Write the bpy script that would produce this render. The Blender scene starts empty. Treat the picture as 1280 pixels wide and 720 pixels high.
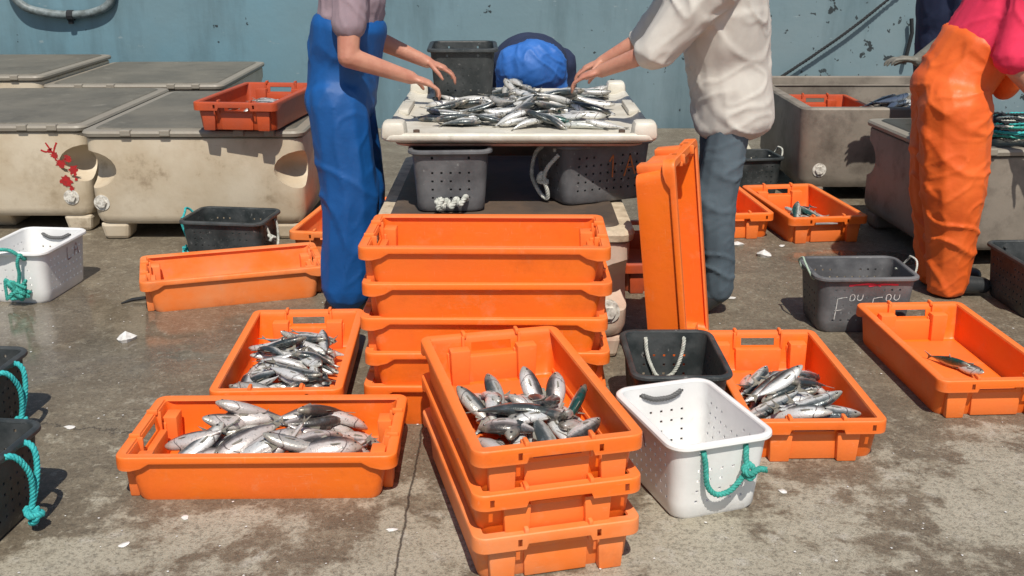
import bpy, bmesh, math, random
from mathutils import Vector, Matrix, Euler, noise
R = math.radians
sc = bpy.context.scene
# ---------------------------------------------------------------- camera
cam = bpy.data.cameras.new('camera'); camo = bpy.data.objects.new('camera', cam)
sc.collection.objects.link(camo); sc.camera = camo
camo.location = (0, 0, 1.535); camo.rotation_euler = (R(90-18.27), 0, 0)
cam.sensor_width = 36; cam.lens = 36*1321/1280; cam.clip_end = 3000
# ---------------------------------------------------------------- sky, sun, exposure
SUN_EL, SHADOW_AZ = 56, 97
w = bpy.data.worlds.new('World'); sc.world = w; w.use_nodes = True
nt = w.node_tree; bg = nt.nodes['Background']
sky = nt.nodes.new('ShaderNodeTexSky'); sky.sky_type = 'NISHITA'; sky.sun_disc = False
sx, sy = -math.cos(R(SHADOW_AZ)), -math.sin(R(SHADOW_AZ))
sky.sun_elevation = R(SUN_EL); sky.sun_rotation = math.atan2(sx, sy)
nt.links.new(sky.outputs[0], bg.inputs[0]); bg.inputs[1].default_value = 0.085
sl = bpy.data.lights.new('sun', 'SUN'); sl.energy = 4.6; sl.angle = R(0.6); sl.color = (1, .94, .84)
so = bpy.data.objects.new('sun', sl); sc.collection.objects.link(so)
sv = Vector((sx*math.cos(R(SUN_EL)), sy*math.cos(R(SUN_EL)), math.sin(R(SUN_EL))))
so.rotation_euler = sv.to_track_quat('Z', 'Y').to_euler(); so.location = (0, -5, 8)
sc.view_settings.view_transform = 'Standard'; sc.view_settings.look = 'None'
sc.view_settings.exposure = 0.0; sc.view_settings.gamma = 1
sc.cycles.max_bounces = 6

# ---------------------------------------------------------------- helpers
COL = sc.collection
def empty(name, loc=(0,0,0), rot=(0,0,0)):
    o = bpy.data.objects.new(name, None); COL.objects.link(o); o.empty_display_size = .05
    o.location = loc; o.rotation_euler = rot; return o
def tag(o, label, cat=None, group=None, kind=None):
    if label: o['label'] = label
    if cat: o['category'] = cat
    if group: o['group'] = group
    if kind: o['kind'] = kind
    return o
def obj(name, me, m=None, parent=None, smooth=False, angle=None):
    if isinstance(me, bmesh.types.BMesh):
        bm = me; me = bpy.data.meshes.new(name)
        bmesh.ops.recalc_face_normals(bm, faces=bm.faces); bm.to_mesh(me); bm.free()
    o = bpy.data.objects.new(name, me); COL.objects.link(o)
    if m is not None:
        if not me.materials: me.materials.append(m)
    if smooth:
        me.polygons.foreach_set('use_smooth', [True]*len(me.polygons))
        if angle: me.set_sharp_from_angle(angle=R(angle))
    if parent: o.parent = parent
    return o
def copy_tree(o, parent=None):
    c = o.copy(); COL.objects.link(c); c.parent = parent
    for ch in list(o.children): copy_tree(ch, c)
    return c
def box(bm, c, s, bev=0, rot=None, taper=1.0):
    r = bmesh.ops.create_cube(bm, size=1); vs = r['verts']
    for v in vs:
        k = taper if v.co.z < 0 else 1
        v.co = Vector((v.co.x*s[0]*k, v.co.y*s[1]*k, v.co.z*s[2]))
    if bev:
        es = list({e for v in vs for e in v.link_edges})
        rr = bmesh.ops.bevel(bm, geom=es, offset=bev, segments=2, affect='EDGES', profile=.5)
        vs = list({v for f in rr['faces'] for v in f.verts} | {v for v in vs if v.is_valid})
        # collect the connected island
        seen = set(vs); st = list(vs)
        while st:
            v = st.pop()
            for e in v.link_edges:
                q = e.other_vert(v)
                if q not in seen: seen.add(q); st.append(q)
        vs = list(seen)
    M = Matrix.Translation(c)
    if rot: M = M @ Euler(rot).to_matrix().to_4x4()
    for v in vs: v.co = M @ v.co
def tube(bm, pts, rad, n=8, closed=False, cap=True):
    pts = [Vector(p) for p in pts]; N = len(pts); rings = []
    up = Vector((0,0,1)); prev = None
    for i, p in enumerate(pts):
        a = pts[(i-1) % N] if (i or closed) else p; b = pts[(i+1) % N] if (i < N-1 or closed) else p
        t = (b-a).normalized() if (b-a).length > 1e-9 else Vector((1,0,0))
        if prev is None:
            u = t.cross(up)
            if u.length < .05: u = t.cross(Vector((1,0,0)))
            u.normalize()
        else:
            u = prev - t*prev.dot(t); u.normalize()
        prev = u; v = t.cross(u)
        r = rad(i/(N-1)) if callable(rad) else rad
        rings.append([bm.verts.new(p + (u*math.cos(2*math.pi*k/n) + v*math.sin(2*math.pi*k/n))*r) for k in range(n)])
    for i in range(N if closed else N-1):
        A, B = rings[i], rings[(i+1) % N]
        for k in range(n): bm.faces.new((A[k], A[(k+1)%n], B[(k+1)%n], B[k]))
    if cap and not closed:
        bm.faces.new(rings[0][::-1]); bm.faces.new(rings[-1])
def spline(P, sub=8, closed=False):
    P = [Vector(p) for p in P]; n = len(P); out = []
    for i in range(n if closed else n-1):
        if closed: a, b, c, d = P[i-1], P[i], P[(i+1)%n], P[(i+2)%n]
        else: a, b, c, d = P[max(i-1,0)], P[i], P[i+1], P[min(i+2,n-1)]
        for k in range(sub):
            t = k/sub
            out.append(.5*((2*b)+(c-a)*t+(2*a-5*b+4*c-d)*t*t+(3*b-a-3*c+d)*t**3))
    if not closed: out.append(P[-1])
    return out
def rope(name, P, r, m, parent=None, strands=3, pitch=.05, closed=False, sub=14, ends=True):
    """laid rope of twisted strands, with frayed knots at its ends"""
    S = spline(P, sub, closed); bm = bmesh.new(); L = 0; acc = [0]
    for a, b in zip(S, S[1:]): L += (b-a).length; acc.append(L)
    frames = []; prev = None
    for i, p in enumerate(S):
        t = (S[min(i+1, len(S)-1)]-S[max(i-1, 0)]).normalized()
        if prev is None:
            u = t.cross(Vector((.3,.2,1))).normalized()
        else: u = (prev - t*prev.dot(t)).normalized()
        prev = u; frames.append((p, u, t.cross(u)))
    for s in range(strands):
        pts = []
        for (p, u, v), l in zip(frames, acc):
            a = 2*math.pi*(l/pitch + s/strands)
            pts.append(p + (u*math.cos(a)+v*math.sin(a))*r*.5)
        tube(bm, pts, r*.58, 6)
    return obj(name, bm, m, parent, smooth=True)

def nodes(name):
    m = bpy.data.materials.new(name); m.use_nodes = True
    nt = m.node_tree; return m, nt, nt.nodes['Principled BSDF']
def mat(name, col, rough=.5, metal=0, col2=None, scale=8, detail=5, lo=.4, hi=.62, bump=0, bscale=60,
        dirt=None, dscale=3, dlo=.55, dhi=.75, spec=.5, rough2=None, objrand=0, coat=0, transl=0, scratch=None, grime=None):
    m, nt, b = nodes(name); L = nt.links.new; N = nt.nodes.new
    tc = N('ShaderNodeTexCoord'); oi = N('ShaderNodeObjectInfo')
    ad = N('ShaderNodeVectorMath'); ad.operation = 'ADD'
    mu = N('ShaderNodeMath'); mu.operation = 'MULTIPLY'; mu.inputs[1].default_value = 37
    L(oi.outputs['Random'], mu.inputs[0]); L(tc.outputs['Object'], ad.inputs[0]); L(mu.outputs[0], ad.inputs[1])
    def nz(sca, det=detail, ro=.6):
        n = N('ShaderNodeTexNoise'); n.inputs['Scale'].default_value = sca; n.inputs['Detail'].default_value = det
        n.inputs['Roughness'].default_value = ro; L(ad.outputs[0], n.inputs['Vector']); return n
    def ramp(src, a, c):
        r = N('ShaderNodeMapRange'); r.inputs[1].default_value = a; r.inputs[2].default_value = c; r.clamp = True
        L(src, r.inputs[0]); return r.outputs[0]
    def mix(f, a, c):
        x = N('ShaderNodeMix'); x.data_type = 'RGBA'
        if isinstance(f, float): x.inputs[0].default_value = f
        else: L(f, x.inputs[0])
        for i, q in ((6, a), (7, c)):
            if isinstance(q, (tuple, list)): x.inputs[i].default_value = (*q, 1)
            else: L(q, x.inputs[i])
        return x.outputs[2]
    cur = tuple(col); 
    if col2:
        f = ramp(nz(scale).outputs[0], lo, hi); cur = mix(f, cur, tuple(col2))
        if rough2 is not None:
            rr = N('ShaderNodeMapRange'); L(f, rr.inputs[0]); rr.inputs[3].default_value = rough; rr.inputs[4].default_value = rough2
            L(rr.outputs[0], b.inputs['Roughness'])
    if dirt:
        f = ramp(nz(dscale, 8, .7).outputs[0], dlo, dhi); cur = mix(f, cur, tuple(dirt))
    if grime:
        cur = mix(ramp(nz(3.2, 9, .72).outputs[0], .54, .74), cur, tuple(grime))
    if scratch:
        for st, th in (((1,1,14), .0), ((14,1,1.5), 3.)):
            mp = N('ShaderNodeMapping'); mp.inputs['Scale'].default_value = st; mp.inputs['Rotation'].default_value = (.3, .2, th); L(ad.outputs[0], mp.inputs[0])
            n = N('ShaderNodeTexNoise'); n.inputs['Scale'].default_value = 16; n.inputs['Detail'].default_value = 8; n.inputs['Roughness'].default_value = .75; L(mp.outputs[0], n.inputs['Vector'])
            fa = N('ShaderNodeMath'); fa.operation = 'MULTIPLY'; L(ramp(n.outputs[0], .60, .70), fa.inputs[0]); L(ramp(nz(4.5).outputs[0], .42, .60), fa.inputs[1])
            fb = N('ShaderNodeMath'); fb.operation = 'MULTIPLY'; fb.inputs[1].default_value = .55; L(fa.outputs[0], fb.inputs[0])
            cur = mix(fb.outputs[0], cur, tuple(scratch))
    if objrand:
        hs = N('ShaderNodeHueSaturation'); v = N('ShaderNodeMapRange'); L(oi.outputs['Random'], v.inputs[0])
        v.inputs[3].default_value = 1-objrand; v.inputs[4].default_value = 1+objrand; L(v.outputs[0], hs.inputs['Value'])
        if isinstance(cur, tuple): hs.inputs['Color'].default_value = (*cur, 1)
        else: L(cur, hs.inputs['Color'])
        cur = hs.outputs[0]
    if isinstance(cur, tuple): b.inputs['Base Color'].default_value = (*cur, 1)
    else: L(cur, b.inputs['Base Color'])
    if not (col2 and rough2 is not None): b.inputs['Roughness'].default_value = rough
    b.inputs['Metallic'].default_value = metal; b.inputs['Specular IOR Level'].default_value = spec
    if coat: b.inputs['Coat Weight'].default_value = coat; b.inputs['Coat Roughness'].default_value = .12
    if transl: b.inputs['Subsurface Weight'].default_value = transl; b.inputs['Subsurface Radius'].default_value = (.01,.005,.003); b.inputs['Subsurface Scale'].default_value = 1
    if bump:
        bp = N('ShaderNodeBump'); bp.inputs['Strength'].default_value = bump; bp.inputs['Distance'].default_value = .01
        L(nz(bscale, 6).outputs[0], bp.inputs['Height']); L(bp.outputs[0], b.inputs['Normal'])
    return m

ORANGE = mat('orange_plastic', (.86,.168,.012), .38, col2=(.84,.150,.016), scale=4, lo=.35, hi=.65, scratch=(.84,.36,.19), grime=(.66,.12,.012), dirt=(.78,.24,.09), dscale=9, dlo=.58, dhi=.8, bump=.12, bscale=30, objrand=.07, rough2=.55)
def wear(m, lo, hi, col, k):
    nt = m.node_tree; L = nt.links.new; b = nt.nodes['Principled BSDF']; g = nt.nodes.new('ShaderNodeNewGeometry')
    r = nt.nodes.new('ShaderNodeMapRange'); r.inputs[1].default_value = lo; r.inputs[2].default_value = hi; r.inputs[4].default_value = k; L(g.outputs['Pointiness'], r.inputs[0])
    x = nt.nodes.new('ShaderNodeMix'); x.data_type = 'RGBA'; L(r.outputs[0], x.inputs[0]); src = b.inputs['Base Color'].links[0].from_socket; L(src, x.inputs[6]); x.inputs[7].default_value = (*col, 1); L(x.outputs[2], b.inputs['Base Color'])
wear(ORANGE, .53, .62, (.86,.30,.11), .5)
ORANGE_DULL = mat('faded_salmon_plastic', (.86,.195,.030), .45, scratch=(.86,.45,.28), grime=(.6,.14,.035), col2=(.80,.26,.09), scale=5, lo=.35, hi=.65, dirt=(.6,.22,.12), dscale=10, dlo=.58, dhi=.8, bump=.12, bscale=30, rough2=.6)
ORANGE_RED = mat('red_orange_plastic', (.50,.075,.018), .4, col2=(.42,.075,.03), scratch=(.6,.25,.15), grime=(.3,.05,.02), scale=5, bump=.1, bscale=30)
WHITEP = mat('white_plastic', (.80,.80,.79), .35, scratch=(.5,.49,.46), col2=(.72,.72,.71), scale=6, dirt=(.45,.43,.40), dscale=7, dlo=.63, dhi=.85, bump=.06, bscale=25)
BLACKP = mat('black_plastic', (.025,.030,.031), .4, col2=(.055,.06,.061), scale=9, dirt=(.22,.22,.21), dscale=28, dlo=.62, dhi=.72, bump=.2, bscale=40, rough2=.6)
GREYP = mat('worn_grey_plastic', (.08,.08,.085), .45, col2=(.14,.14,.145), scale=7, dirt=(.32,.32,.31), dscale=35, dlo=.62, dhi=.72, bump=.2, bscale=40, rough2=.6)
TUB = mat('beige_tub_plastic', (.60,.52,.40), .5, col2=(.50,.41,.29), scale=3, scratch=(.30,.24,.17), grime=(.40,.32,.22), dirt=(.20,.14,.09), dscale=6, dlo=.58, dhi=.8, bump=.15, bscale=18)
TUB_DULL = mat('grey_brown_tub_plastic', (.26,.225,.185), .6, col2=(.18,.155,.125), scale=3, dirt=(.07,.055,.045), dscale=5, dlo=.5, dhi=.8, bump=.2, bscale=18)  # right-hand tubs: a darker, mottled grey-brown than the beige ones
LID = mat('grey_lid_plastic', (.125,.115,.093), .55, col2=(.165,.15,.12), scale=2.5, scratch=(.24,.22,.18), grime=(.07,.062,.05), dirt=(.26,.24,.2), dscale=7, dlo=.58, dhi=.8, bump=.15, bscale=20)
LIDRIM = mat('pale_lid_edge', (.27,.245,.20), .5, col2=(.26,.23,.19), scale=9, bump=.2, bscale=25)
STANDRIM = mat('worn_cream_edge', (.62,.52,.38), .55, col2=(.42,.34,.24), scale=14, dirt=(.2,.14,.09), dscale=14, dlo=.58, dhi=.75, bump=.4, bscale=20)
TABLE = mat('scuffed_white_lid', (.66,.63,.55), .4, col2=(.55,.51,.43), scale=7, dirt=(.30,.26,.2), dscale=12, dlo=.6, dhi=.8, bump=.2, bscale=25)
PINKEDGE = mat('stained_pink_edge', (.50,.22,.17), .5, col2=(.55,.35,.28), scale=12)
STEEL = mat('pale_plug', (.70,.68,.62), .4, .0, col2=(.35,.32,.28), scale=60)
ROPE_G = mat('green_rope', (.03,.27,.22), .75, col2=(.06,.42,.36), scale=60, bump=.5, bscale=300)
ROPE_T = mat('turquoise_rope', (.02,.34,.36), .7, col2=(.05,.5,.5), scale=60, bump=.5, bscale=300)
ROPE_W = mat('pale_rope', (.62,.62,.56), .8, col2=(.4,.42,.37), scale=50, bump=.5, bscale=300)
ROPE_K = mat('dark_rope', (.015,.017,.02), .8, bump=.4, bscale=200)
RED_PAINT = mat('red_paint', (.45,.012,.015), .5, col2=(.3,.02,.02), scale=40)
WHITE_PAINT = mat('white_paint', (.7,.7,.68), .6, col2=(.4,.4,.38), scale=70)
ORANGE_PAINT = mat('orange_paint', (.55,.17,.04), .6, col2=(.35,.12,.04), scale=60)
MAROON_PAINT = mat('maroon_marker', (.22,.04,.05), .6, col2=(.5,.35,.35), scale=60)
PAPER = mat('white_scrap', (.75,.74,.72), .6, col2=(.55,.53,.5), scale=40)
SKIN = mat('skin', (.52,.25,.17), .5, col2=(.45,.19,.13), scale=12, bump=.1, bscale=120, transl=.12)
HAIR = mat('dark_hair', (.02,.015,.012), .5, bump=1, bscale=200)
EYE = mat('fish_eye', (.01,.01,.012), .12, spec=.8)
EYEW = mat('eye_white', (.7,.68,.65), .2)
def cloth(name, c, c2, rough=.85, bs=350, **k): return mat(name, c, rough, col2=c2, scale=6, bump=.25, bscale=bs, **k)
BLUE_OIL = cloth('blue_oilskin', (.001,.068,.25), (.002,.082,.30), .6, 25)
ORANGE_OIL = cloth('orange_oilskin', (.80,.14,.02), (.74,.115,.015), .52, 22, dirt=(.5,.12,.04), dscale=5, dlo=.6, dhi=.85)
SHIRT_OFF = cloth('off_white_cotton', (.58,.55,.50), (.50,.47,.43))
JEANS = cloth('slate_denim', (.10,.14,.17), (.075,.105,.13))
PINK = cloth('coral_pink_cotton', (.80,.03,.10), (.70,.025,.08))
NAVY = cloth('navy_wool', (.012,.022,.06), (.02,.03,.075))
MAUVE = cloth('mauve_grey_cotton', (.30,.22,.25), (.25,.19,.22))
GLOVE = cloth('grey_rubber_glove', (.20,.19,.16), (.13,.125,.105), .55, 60)
BOOT = mat('rubber_boot', (.03,.033,.035), .35, bump=.1)
BOOT_W = mat('orange_boot_rubber', (.6,.14,.03), .4, bump=.1)

# ---------------------------------------------------------------- ground
def ground():
    m, nt, b = nodes('wet_concrete'); L = nt.links.new; N = nt.nodes.new
    tc = N('ShaderNodeTexCoord'); P = tc.outputs['Object']
    def nz(s, d=8, ro=.62, dist=0, vec=None):
        n = N('ShaderNodeTexNoise'); n.inputs['Scale'].default_value = s; n.inputs['Detail'].default_value = d
        n.inputs['Roughness'].default_value = ro; n.inputs['Distortion'].default_value = dist; L(vec or P, n.inputs['Vector']); return n.outputs[0]
    def rg(s, a, c, o1=0., o2=1.):
        r = N('ShaderNodeMapRange'); r.inputs[1].default_value = a; r.inputs[2].default_value = c
        r.inputs[3].default_value = o1; r.inputs[4].default_value = o2; L(s, r.inputs[0]); return r.outputs[0]
    def mt(op, a, c=None, cl=False):
        x = N('ShaderNodeMath'); x.operation = op; x.use_clamp = cl
        for i, q in ((0, a), (1, c)):
            if q is None: continue
            if isinstance(q, (int, float)): x.inputs[i].default_value = q
            else: L(q, x.inputs[i])
        return x.outputs[0]
    def mix(f, a, c, bt='MIX'):
        x = N('ShaderNodeMix'); x.data_type = 'RGBA'; x.blend_type = bt
        if isinstance(f, (int, float)): x.inputs[0].default_value = f
        else: L(f, x.inputs[0])
        for i, q in ((6, a), (7, c)):
            if isinstance(q, tuple): x.inputs[i].default_value = (*q, 1)
            else: L(q, x.inputs[i])
        return x.outputs[2]
    sp = N('ShaderNodeSeparateXYZ'); L(P, sp.inputs[0]); X, Y = sp.outputs[0], sp.outputs[1]
    big = nz(1.25, 10, .70, .5); mid = nz(3.2, 9, .7); fine = nz(55, 5, .7); grit = nz(210, 3, .7)
    # wetter towards the tubs, drier along the front edge
    wy = rg(Y, 2.1, 3.6, -.075, .22)
    ex, ey = mt('SUBTRACT', X, 1.35), mt('SUBTRACT', Y, 2.75)
    dryp = rg(mt('SQRT', mt('ADD', mt('MULTIPLY', mt('MULTIPLY', ex, ex), .8), mt('MULTIPLY', mt('MULTIPLY', ey, ey), 2.2))), .25, .95, -.10, 0)
    wy = mt('ADD', wy, dryp)
    wet = rg(mt('ADD', mt('ADD', big, wy), mt('MULTIPLY', mt('SUBTRACT', mid, .5), .9)), .49, .56)
    dx = mt('SUBTRACT', X, -1.9); dy = mt('SUBTRACT', Y, 4.1)
    dist = mt('SQRT', mt('ADD', mt('MULTIPLY', mt('MULTIPLY', dx, dx), .5), mt('MULTIPLY', dy, dy)))
    pud = rg(mt('ADD', mt('ADD', dist, mt('MULTIPLY', mt('SUBTRACT', big, .5), 2.0)), mt('MULTIPLY', mt('SUBTRACT', mid, .5), .9)), .35, .85, 1, 0)
    dx2 = mt('SUBTRACT', X, 1.72); dy2 = mt('SUBTRACT', Y, 5.12)
    d2 = mt('SQRT', mt('ADD', mt('MULTIPLY', mt('MULTIPLY', dx2, dx2), .7), mt('MULTIPLY', mt('MULTIPLY', dy2, dy2), 4)))
    pud2 = rg(mt('ADD', d2, mt('MULTIPLY', mt('SUBTRACT', mid, .5), .4)), .26, .34, 1, 0)
    pud = mt('MAXIMUM', pud, pud2, True)
    dry = mix(rg(mid, .35, .7), (.42,.385,.305), (.31,.275,.205))
    dry = mix(rg(nz(11, 6), .56, .68), dry, (.45,.42,.355))
    wetc = mix(rg(mid, .35, .68), (.222,.186,.134), (.128,.103,.072))
    wetc = mix(rg(nz(9, 7, .7), .52, .7), wetc, (.30,.26,.19))
    c = mix(wet, dry, wetc)
    c = mix(rg(nz(24, 6, .75), .52, .66, 0, .35), c, (.045,.038,.028)); c = mix(rg(nz(70, 4, .8, .5), .50, .60, 0, .5), c, (.06,.05,.036)); c = mix(rg(nz(31, 5, .8, .8), .56, .64, 0, .5), c, (.42,.39,.31)); c = mix(rg(fine, .55, .75, 0, .45), c, (.36,.32,.25)); c = mix(rg(grit, .3, .45, .6, 0), c, (.07,.06,.05))
    # a few pale scale flecks trodden into the floor
    vo = N('ShaderNodeTexVoronoi'); vo.inputs['Scale'].default_value = 26; L(P, vo.inputs['Vector'])
    fl = mt('MULTIPLY', rg(vo.outputs['Distance'], .05, .09, 1, 0), rg(nz(4, 4), .52, .6))
    c = mix(mt('MULTIPLY', fl, .8), c, (.5,.48,.44))
    # expansion joint and hairline cracks
    jx = mt('ABSOLUTE', mt('ADD', mt('ADD', X, .296), mt('MULTIPLY', mt('SUBTRACT', nz(5, 8, .75), .5), .035)))
    joint = rg(jx, .001, .0042, 1, 0)
    jy = mt('ABSOLUTE', mt('ADD', mt('SUBTRACT', mt('SUBTRACT', Y, 2.99), mt('MULTIPLY', X, -.12)), mt('MULTIPLY', mt('SUBTRACT', nz(3, 7, .7), .5), .35)))
    crack = mt('MULTIPLY', rg(jy, .002, .006, 1, 0), rg(X, -1.25, -1.15, 1, 0))
    joint = mt('MAXIMUM', joint, mt('MULTIPLY', crack, .7))
    c = mix(mt('MULTIPLY', joint, .85), c, (.03,.025,.02))
    c = mix(mt('MULTIPLY', pud, .25), c, (.07,.06,.048))
    L(c, b.inputs['Base Color'])
    ro = mt('SUBTRACT', rg(mid, .3, .7, .5, .7), mt('MULTIPLY', wet, .14))
    ro = mt('ADD', mt('MULTIPLY', ro, mt('SUBTRACT', 1, pud)), mt('MULTIPLY', pud, .06), True)
    L(mt('MAXIMUM', ro, .05), b.inputs['Roughness'])
    h = mt('ADD', mt('ADD', mt('MULTIPLY', fine, .35), mt('MULTIPLY', grit, .35)), mt('MULTIPLY', mid, .8))
    h = mt('SUBTRACT', h, mt('MULTIPLY', joint, 1.2))
    bp = N('ShaderNodeBump'); bp.inputs['Distance'].default_value = .02
    L(h, bp.inputs['Height']); L(mt('MULTIPLY', mt('SUBTRACT', 1, mt('MULTIPLY', pud, .96)), .55), bp.inputs['Strength']); L(bp.outputs[0], b.inputs['Normal'])
    bm = bmesh.new()
    n = 12
    for x0, x1, y0, y1 in ((-400,400,-400,9.0),):
        vs = [bm.verts.new(q) for q in ((x0,y0,0),(x1,y0,0),(x1,y1,0),(x0,y1,0))]; bm.faces.new(vs)
    o = obj('ground', bm, m); tag(o, None, None, None, 'structure')
    bm = bmesh.new(); box(bm, (0, 9.0, -.62), (800, .02, 1.2))
    tag(obj('quay_edge', bm, m), None, kind='structure')
ground()
def water():
    m = mat('harbour_water', (.02,.05,.055), .08, bump=.4, bscale=3)
    bm = bmesh.new(); vs = [bm.verts.new(q) for q in ((-600,9.0,-1.1),(600,9.0,-1.1),(600,1500,-1.1),(-600,1500,-1.1))]; bm.faces.new(vs)
    tag(obj('water', bm, m), None, kind='structure')
water()

# the painted hull that closes the view
def hull():
    m, nt, b = nodes('pale_blue_hull_paint'); L = nt.links.new; N = nt.nodes.new
    tc = N('ShaderNodeTexCoord'); P = tc.outputs['Object']
    def nz(s, d=7, ro=.6, sc=None):
        n = N('ShaderNodeTexNoise'); n.inputs['Scale'].default_value = s; n.inputs['Detail'].default_value = d; n.inputs['Roughness'].default_value = ro
        if sc:
            mp = N('ShaderNodeMapping'); mp.inputs['Scale'].default_value = sc; L(P, mp.inputs[0]); L(mp.outputs[0], n.inputs['Vector'])
        else: L(P, n.inputs['Vector'])
        return n.outputs[0]
    def rg(s, a, c, o1=0., o2=1.):
        r = N('ShaderNodeMapRange'); r.inputs[1].default_value = a; r.inputs[2].default_value = c
        r.inputs[3].default_value = o1; r.inputs[4].default_value = o2; L(s, r.inputs[0]); return r.outputs[0]
    def mix(f, a, c):
        x = N('ShaderNodeMix'); x.data_type = 'RGBA'
        if isinstance(f, float): x.inputs[0].default_value = f
        else: L(f, x.inputs[0])
        for i, q in ((6, a), (7, c)):
            if isinstance(q, tuple): x.inputs[i].default_value = (*q, 1)
            else: L(q, x.inputs[i])
        return x.outputs[2]
    def mul(a, c):
        x = N('ShaderNodeMath'); x.operation = 'MULTIPLY'
        for i, q in ((0, a), (1, c)):
            if isinstance(q, float): x.inputs[i].default_value = q
            else: L(q, x.inputs[i])
        return x.outputs[0]
    sp = N('ShaderNodeSeparateXYZ'); L(P, sp.inputs[0])
    side = rg(sp.outputs[0], -2.2, 1.6)
    c = mix(side, (.145,.265,.325), (.185,.25,.275))
    c = mix(rg(nz(1.2), .4, .65, 0, .7), c, (.15,.235,.27))
    c = mix(rg(nz(2.2, 6, .65, (1,1,.18)), .48, .66, 0, .6), c, (.085,.135,.155))       # run-down streaks
    low = rg(sp.outputs[2], .95, .35)
    c = mix(mul(rg(nz(2.6, 8, .72), .40, .6), mul(low, .8)), c, (.065,.10,.11))
    more = rg(sp.outputs[0], -1.5, 1.8, -.005, .055)
    a = N('ShaderNodeMath'); a.operation = 'ADD'; L(nz(6.5, 4, .55), a.inputs[0]); L(more, a.inputs[1])
    chip = rg(a.outputs[0], .705, .72)
    a2 = N('ShaderNodeMath'); a2.operation = 'ADD'; L(nz(15, 3, .5), a2.inputs[0]); L(more, a2.inputs[1])
    chip2 = rg(a2.outputs[0], .735, .75)
    c = mix(mul(chip, .9), c, (.012,.014,.016)); c = mix(mul(chip2, .85), c, (.015,.018,.02))
    c = mix(rg(nz(9, 4, .5, (1,1,2.5)), .70, .74, 0, .6), c, (.28,.34,.36))
    L(c, b.inputs['Base Color']); b.inputs['Roughness'].default_value = .45
    bp = N('ShaderNodeBump'); bp.inputs['Strength'].default_value = .35; bp.inputs['Distance'].default_value = .03
    L(nz(1.6, 5), bp.inputs['Height']); L(bp.outputs[0], b.inputs['Normal'])
    root = empty('boat_hull', (0, 9.3, -1.1))
    tag(root, 'pale blue painted hull with chipped paint filling the background', 'boat hull')
    bm = bmesh.new()
    # outward flaring plating: grid in x and z, thick
    xs = [-9+ i*.75 for i in range(25)]; zs = [0,.6,1.2,1.7,2.2,2.7,3.2]
    def Yf(x, z): return -.12 - .05*(z/3.2) + .015*x*x*.35
    F = [[bm.verts.new((x, Yf(x, z), z)) for x in xs] for z in zs]
    Bk = [[bm.verts.new((x, Yf(x, z)+.6, z)) for x in xs] for z in zs]
    for i in range(len(zs)-1):
        for j in range(len(xs)-1):
            bm.faces.new((F[i][j],F[i][j+1],F[i+1][j+1],F[i+1][j])); bm.faces.new((Bk[i][j],Bk[i+1][j],Bk[i+1][j+1],Bk[i][j+1]))
    for j in range(len(xs)-1):
        bm.faces.new((F[0][j],Bk[0][j],Bk[0][j+1],F[0][j+1])); bm.faces.new((F[-1][j],F[-1][j+1],Bk[-1][j+1],Bk[-1][j]))
    for i in range(len(zs)-1):
        bm.faces.new((F[i][0],F[i+1][0],Bk[i+1][0],Bk[i][0])); bm.faces.new((F[i][-1],Bk[i][-1],Bk[i+1][-1],F[i+1][-1]))
    o = obj('plating', bm, m, root, smooth=True, angle=40)
    bm = bmesh.new(); box(bm, (0, .1, 3.28), (18, .7, .12), .03); obj('gunwale', bm, mat('grey_gunwale', (.2,.2,.19), .6, bump=.2), root)
    # vertical weld seam
    bm = bmesh.new(); tube(bm, [(3.35, -.13, 1.62), (3.38, -.145, 1.88), (3.36, -.15, 2.0)], .018, 6); obj('weld_seam', bm, ROPE_K, root)
    return root
HULL = hull()
# ring shaped fender hose hanging on the hull, and mooring line
def hullbits():
    r = empty('hanging_hose', (-3.74, 9.17, 1.0)); tag(r, 'grey hose hanging in a loop on the blue hull, top left', 'hose')
    P = [(-.50,0,.62),(-.47,0,.35),(-.46,0,.14),(-.36,0,.0),(-.18,0,-.055),(.02,0,-.07),(.22,0,-.05),(.36,0,.02),(.41,0,.16),(.42,0,.35),(.45,0,.62)]
    bm = bmesh.new(); tube(bm, spline(P, 6), .035, 10); obj('hose', bm, mat('grey_hose', (.20,.24,.25), .5, col2=(.10,.12,.12), scale=15), r, smooth=True)
    bm = bmesh.new(); tube(bm, [(-.0,0,-.075),(.05,0,-.075)], .046, 10); box(bm, (.02,-.0,-.125), (.04,.03,.04), .005); obj('clip', bm, ROPE_K, r)
    r2 = rope('mooring_line', [(2.30,9.13,.42),(2.56,9.13,.60),(2.87,9.13,.83),(3.17,9.14,1.08),(3.8,9.16,1.62),(4.3,9.2,2.2)], .014, ROPE_K, None, 3, .09)
    tag(r2, 'thin black line running up the blue hull at an angle', 'rope')
hullbits()

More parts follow.
